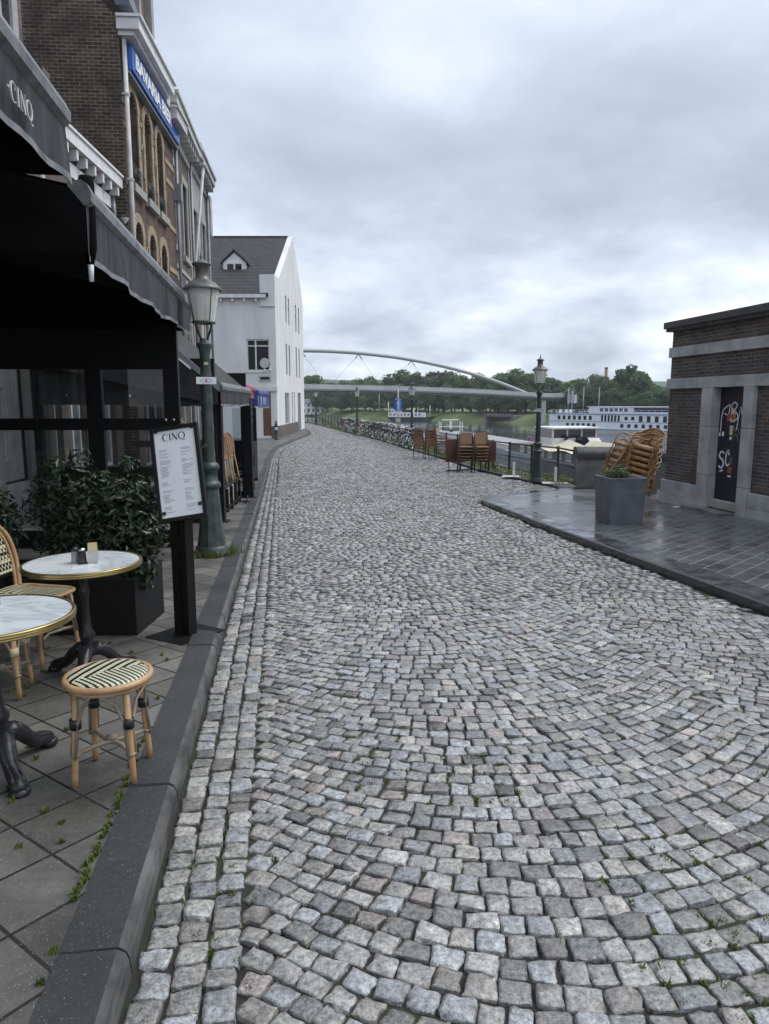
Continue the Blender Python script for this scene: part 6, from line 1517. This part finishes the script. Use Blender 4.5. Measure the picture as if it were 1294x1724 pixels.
# culvert mouth in the far bank, white villa, lamp poles
cv = thing('culvert', 'grey concrete harbour mouth bridge in the grassy far bank', 'bridge', (43, 268, WATER), math.atan2(-.841, .541))
m = MB(); m.box(-8, 8, -1, 9, 2.1, 2.6); m.box(-8.2, 8.2, -1.2, -1.0, 2.6, 3.3); m.build('deck', M['concrete'], cv)
m = MB(); m.box(-8, -6.6, -1.0, 9, -.6, 2.1); m.build('pier', M['concrete'], cv); m = MB(); m.box(6.6, 8, -1.0, 9, -.6, 2.1); m.build('pier', M['concrete'], cv)
m = MB(); m.box(-6.6, 6.6, 1.5, 8.9, -.5, 2.1); m.build('mouth_shade', M['hulldark'], cv)  # solid dark block; the shade inside the mouth is put in as colour
vl = thing('villa', 'white villa with pale roof line under the bridge beside the white corner house', 'building', (-46, 398, -4.4), R(10))
m = MB(); facade(m, 14, 6.2, [(1+2.6*i, 2.6+2.6*i, .8, 3.0) for i in range(5)] + [(1+2.6*i, 2.4+2.6*i, 3.9, 5.5) for i in range(5)], .2); m.quad((0,0,0),(0,0,6.2),(0,8,6.2),(0,8,0)); m.quad((14,0,0),(14,8,0),(14,8,6.2),(14,0,6.2)); m.build('wall', M['stucco'], vl)
for i in range(5): window(vl, 1+2.6*i, 2.6+2.6*i, .8, 3.0, .12, .12, 1, (), 'white'); window(vl, 1+2.6*i, 2.4+2.6*i, 3.9, 5.5, .12, .12, 1, (), 'white')
m = MB(); m.prism([(-.6,6.2),(4,8.4),(8.6,6.2)], -.5, 14.5, 'yz'); m.build('roof', M['slate'], vl)
m = MB(); m.box(-1, 16, -3, 0, -.3, .0); m.build('terrace', M['white'], vl)
for i, (px, yy_) in enumerate(((-2, 300), (62, 244), (66, 240), (70, 236))):
    t = thing('light_pole', ('slim pale pole on the far bank among the trees', 'pale pole on the bank left of the quay lamp', 'pale pole on the bank right beside the quay lamp', 'pale pole on the bank behind the cruise ship mast')[i], 'pole', (px, yy_, -2.4)); m = MB(); m.tube([(0,0,0),(0,0,9)], .14, 6); m.build('shaft', M['steelgrey'], t); m = MB(); m.box(-.2,.2,-.5,.5,9,9.2); m.build('lamp_head', M['steelgrey'], t)

# ------------------------------------------------------------------ trees on the far bank
def tree_mesh(seed, tall, spread, nleaf):
    g = np.random.default_rng(seed); rd = random.Random(seed); blobs = []; m = MB()
    th = tall * rd.uniform(.10, .16); top = Vector((rd.uniform(-.6, .6), rd.uniform(-.6, .6), tall * .8))
    m.tube([(0,0,-1.5),(0,0,0),(top.x*.3, top.y*.3, th),(top.x*.7, top.y*.7, tall*.55),(top.x, top.y, top.z)], [.6,.5,.4,.25,.06], 8)
    nb = rd.randint(14, 18)
    for i in range(nb):
        a = i * 2.4 + rd.uniform(-.3, .3); f_ = rd.uniform(.1, 1) if i > 2 else .05
        zz = th * 1.0 + (tall - th) * (.10 + .80 * f_ ** .8); rr = spread * (1.15 - .75 * (abs(f_ - .32) / .68) ** 1.6) * rd.uniform(.45, 1)
        e = (rr * math.cos(a), rr * math.sin(a), zz); s_ = spread * rd.uniform(.36, .58) * (1.1 - .4 * f_)
        m.tube([(top.x*.4, top.y*.4, th + (zz-th)*.35), (e[0]*.55, e[1]*.55, zz - s_*.35), e], [.2,.12,.04], 5)
        blobs.append((e, (s_*1.15, s_*1.15, s_*.85)))
    V, F, c_ = leaf_cloud(blobs, nleaf, .55, .45, g, aspect=.6)
    return m, V, F, c_
variants = []
for i, (tall, spr) in enumerate(((19, 6.8), (16, 6.2), (22, 6.4), (14, 6.6), (18, 5.0), (24, 6.0))):
    m, V, F, c_ = tree_mesh(100 + i, tall, spr * 1.12, 4600); variants.append((m, V, F, c_, tall, spr))
made = {}
def tree(label, x, y, z, v, mi, sc, rot, group='trees on the far bank'):
    t = thing('tree', label, 'tree', (x, y, z), rot, group); t.scale = (sc, sc, sc)
    if v not in made:
        m, V, F, c_, tall, spr = variants[v]; a = m.build('trunk', M['bark'], t); b = np_mesh('crown', V, F, TREES[mi], None, c_); b.parent = t; made[v] = (a, b)
    else:
        a0, b0_ = made[v]; a = a0.copy(); COL.objects.link(a); a.parent = t; b = b0_.copy(); COL.objects.link(b); b.parent = t
    b.material_slots[0].link = 'OBJECT'; b.material_slots[0].material = TREES[mi]
    return t
TOPS = [(495, 640), (510, 637), (530, 631), (548, 629), (560, 640), (574, 652), (590, 632), (606, 629), (625, 634), (641, 642), (660, 636), (680, 625), (700, 623), (735, 622), (760, 630), (780, 627), (800, 632), (818, 627), (840, 633), (860, 628), (878, 628), (900, 631), (925, 630), (945, 642), (970, 640), (990, 628), (1005, 628), (1022, 637), (1038, 640), (1062, 613), (1082, 626), (1095, 648), (1112, 650), (1140, 645), (1200, 640), (1280, 638), (1400, 636)]
tnames = ('mid green', 'dark green', 'yellow green', 'grey green', 'dark copper')
def place_tree(px, off, ytop, mi, label, v=None):
    k = (px - 647) / 1215; Y = 214.8 / (.644 + k) * 1.0 + off; X = k * Y
    zb_ = -2.6 + min(1.2, off * .02); zt = EYE + Y * (862 - 184 - ytop + 3) / 1222.
    v = random.randrange(6) if v is None else v
    return tree(label, X, Y, zb_, v, mi, (zt - zb_) / (variants[v][4] * 1.04), random.random() * 6.28)
places_ = ('under the left end of the arch', 'left of the middle quay lamp', 'right of the middle quay lamp', 'behind the tugboat', 'behind the right flank of the arch', 'beside the slim quay lamp', 'above the cruise ship', 'beside the brick building')
def where(px): return places_[0 if px < 545 else 1 if px < 600 else 2 if px < 645 else 3 if px < 735 else 4 if px < 880 else 5 if px < 950 else 6 if px < 1090 else 7]
cnt = {}
px = 492
while px < 1420:
    yt = float(np.interp(px, [a for a, b in TOPS], [b for a, b in TOPS])) + random.uniform(-2, 5)
    mi = random.choice((0, 0, 0, 1, 1, 1, 2, 3))
    if 722 < px < 745: mi = 4; yt = 621
    if 808 < px < 826: mi = 1
    w_ = where(px); c_ = cnt.get((w_, mi), 0); cnt[(w_, mi)] = c_ + 1
    size = 'taller' if yt < 632 else 'lower'
    place_tree(px, random.uniform(22, 50), yt, mi, '%s %s leafy tree %s, number %s from the left there' % (size, tnames[mi], w_, ('one', 'two', 'three', 'four', 'five', 'six', 'seven', 'eight')[c_ % 8]) if 0 else '%s %s tree %s, %s of its colour' % (size, tnames[mi], w_, ordn[c_ % 20]))
    px += random.uniform(13, 21) if px < 1140 else 40
place_tree(1062, 30, 611, 1, 'tallest lone dark tree with a loose round crown rising over the cruise ship', 4)
for i, px in enumerate(range(500, 1140, 24)):     # lower front row along the bank
    w_ = where(px); mi = (1, 0, 1, 3)[i % 4]
    place_tree(px + random.uniform(-6, 6), random.uniform(16, 24), 657 + random.uniform(-8, 8), mi, 'low %s bushy tree, %s along the far waterside from the white house' % (tnames[mi], ordn[i % 20] if i < 20 else ('twenty-first', 'twenty-second', 'twenty-third', 'twenty-fourth', 'twenty-fifth', 'twenty-sixth', 'twenty-seventh')[i-20]), random.choice((1, 3)))
t = thing('chimney', 'thin brown factory chimney above the trees behind the cruise ship', 'chimney', (128, 420, -3)); m = MB(); m.lathe([(1.3,0),(.9,24)], 10); m.build('shaft', M['brickorange'], t); m = MB(); m.lathe([(1.0,24),(1.05,25)], 10); m.build('cap', M['hulldark'], t)
# ------------------------------------------------------------------ camera, light, sky
cam = bpy.data.cameras.new('camera'); cam.sensor_width = 36; cam.lens = 1200 * 36 / 1724; cam.clip_end = 5000; cam.clip_start = .05
co = bpy.data.objects.new('camera', cam); COL.objects.link(co); co.location = (0, 0, EYE); co.rotation_euler = (R(90 - 8.7), 0, 0); SC.camera = co
SUN_EL, SUN_AZ = 52, 75          # azimuth clockwise from the viewing direction
ld = bpy.data.lights.new('sun', 'SUN'); ld.energy = 1.3; ld.angle = R(35); ld.color = (1, .97, .93)
lo = bpy.data.objects.new('sun', ld); COL.objects.link(lo)
dv = Vector((math.sin(R(SUN_AZ)) * math.cos(R(SUN_EL)), math.cos(R(SUN_AZ)) * math.cos(R(SUN_EL)), math.sin(R(SUN_EL))))
lo.rotation_euler = dv.to_track_quat('Z', 'Y').to_euler(); lo.location = (0, 0, 60)
w = bpy.data.worlds.new('World'); SC.world = w; w.use_nodes = True; nt = w.node_tree; bg = nt.nodes['Background']
sky = nt.nodes.new('ShaderNodeTexSky'); sky.sky_type = 'NISHITA'; sky.sun_disc = False; sky.sun_elevation = R(SUN_EL); sky.sun_rotation = R(SUN_AZ)
tc = nt.nodes.new('ShaderNodeTexCoord'); sx = nt.nodes.new('ShaderNodeSeparateXYZ'); nt.links.new(tc.outputs['Generated'], sx.inputs[0])
def mth(op, a, b=None, c=None):
    n = nt.nodes.new('ShaderNodeMath'); n.operation = op
    for i, v in enumerate((a, b, c)):
        if v is None: continue
        if hasattr(v, 'is_output'): nt.links.new(v, n.inputs[i])
        else: n.inputs[i].default_value = v
    return n.outputs[0]
zz = mth('ADD', mth('MAXIMUM', sx.outputs[2], 0), .30)
cbn = nt.nodes.new('ShaderNodeCombineXYZ'); nt.links.new(mth('DIVIDE', sx.outputs[0], zz), cbn.inputs[0]); nt.links.new(mth('DIVIDE', sx.outputs[1], zz), cbn.inputs[1]); nt.links.new(sx.outputs[2], cbn.inputs[2])
def cloud(scale, detail, rough, loc, rot, dist=0.0, src=None):
    mp = nt.nodes.new('ShaderNodeMapping'); mp.inputs['Location'].default_value = loc; mp.inputs['Rotation'].default_value = (0, 0, rot); mp.inputs['Scale'].default_value = scale
    nt.links.new(src or cbn.outputs[0], mp.inputs[0])
    n = nt.nodes.new('ShaderNodeTexNoise'); n.inputs['Scale'].default_value = 1; n.inputs['Detail'].default_value = detail; n.inputs['Roughness'].default_value = rough; n.inputs['Distortion'].default_value = dist
    nt.links.new(mp.outputs[0], n.inputs['Vector']); return n.outputs['Fac']
c1 = cloud((.75, 1.0, 1), 2.5, .5, (3.1, 1.3, 0), R(-25), 0)
c2 = cloud((2.2, 2.6, 3), 7, .6, (.4, 5.2, 0), R(-12), .15)
c3 = cloud((6.5, 6.5, 14), 7, .55, (2.4, .2, 1.3), 0, .15, tc.outputs['Generated'])
low = mth('MULTIPLY', mth('SUBTRACT', .34, mth('MINIMUM', sx.outputs[2], .34)), 3.0)      # puffier cloud low over the river
f = mth('ADD', mth('ADD', mth('MULTIPLY', c1, .66), mth('MULTIPLY', c2, .34)), mth('MULTIPLY', mth('SUBTRACT', c3, .46), low))
rp = ramp(nt, [(.35, (.335, .38, .46)), (.44, (.42, .475, .57)), (.515, (.52, .575, .67)), (.59, (.63, .68, .755)), (.68, (.85, .88, .92))], f)
zen = nt.nodes.new('ShaderNodeMapRange'); nt.links.new(sx.outputs[2], zen.inputs[0]); zen.inputs[1].default_value = .5; zen.inputs[2].default_value = 1; zen.inputs[3].default_value = 1; zen.inputs[4].default_value = 1.9
sc_ = nt.nodes.new('ShaderNodeMix'); sc_.data_type = 'RGBA'; sc_.blend_type = 'MULTIPLY'; sc_.inputs[0].default_value = 1
nt.links.new(rp.outputs[0], sc_.inputs[6]); nt.links.new(mth('MULTIPLY', zen.outputs[0], 9.0), sc_.inputs[7])
mxs = nt.nodes.new('ShaderNodeMix'); mxs.data_type = 'RGBA'; mxs.inputs[0].default_value = .93
nt.links.new(sky.outputs[0], mxs.inputs[6]); nt.links.new(sc_.outputs[2], mxs.inputs[7])
nt.links.new(mxs.outputs[2], bg.inputs[0]); bg.inputs[1].default_value = .1
SC.view_settings.view_transform = 'Standard'; SC.view_settings.look = 'None'; SC.view_settings.exposure = .72; SC.view_settings.gamma = 1
SC.render.engine = 'CYCLES'; SC.cycles.use_denoising = True; SC.cycles.max_bounces = 8; SC.cycles.transparent_max_bounces = 12
SC.cycles.sample_clamp_indirect = 4

# damp air over the river
hz = MB(); hz.box(-700, 700, -90, 780, -9.5, 62); ho = hz.build('haze', base('damp_air')[0]); ho['kind'] = 'stuff'
hm = ho.data.materials[0]; hn = hm.node_tree; hn.nodes.remove(hn.nodes['Principled BSDF'])
pv = hn.nodes.new('ShaderNodeVolumePrincipled'); pv.inputs['Color'].default_value = (.86, .90, .95, 1); pv.inputs['Density'].default_value = .00022; pv.inputs['Anisotropy'].default_value = .2
hn.links.new(pv.outputs[0], hn.nodes['Material Output'].inputs['Volume'])
SC.cycles.volume_bounces = 0
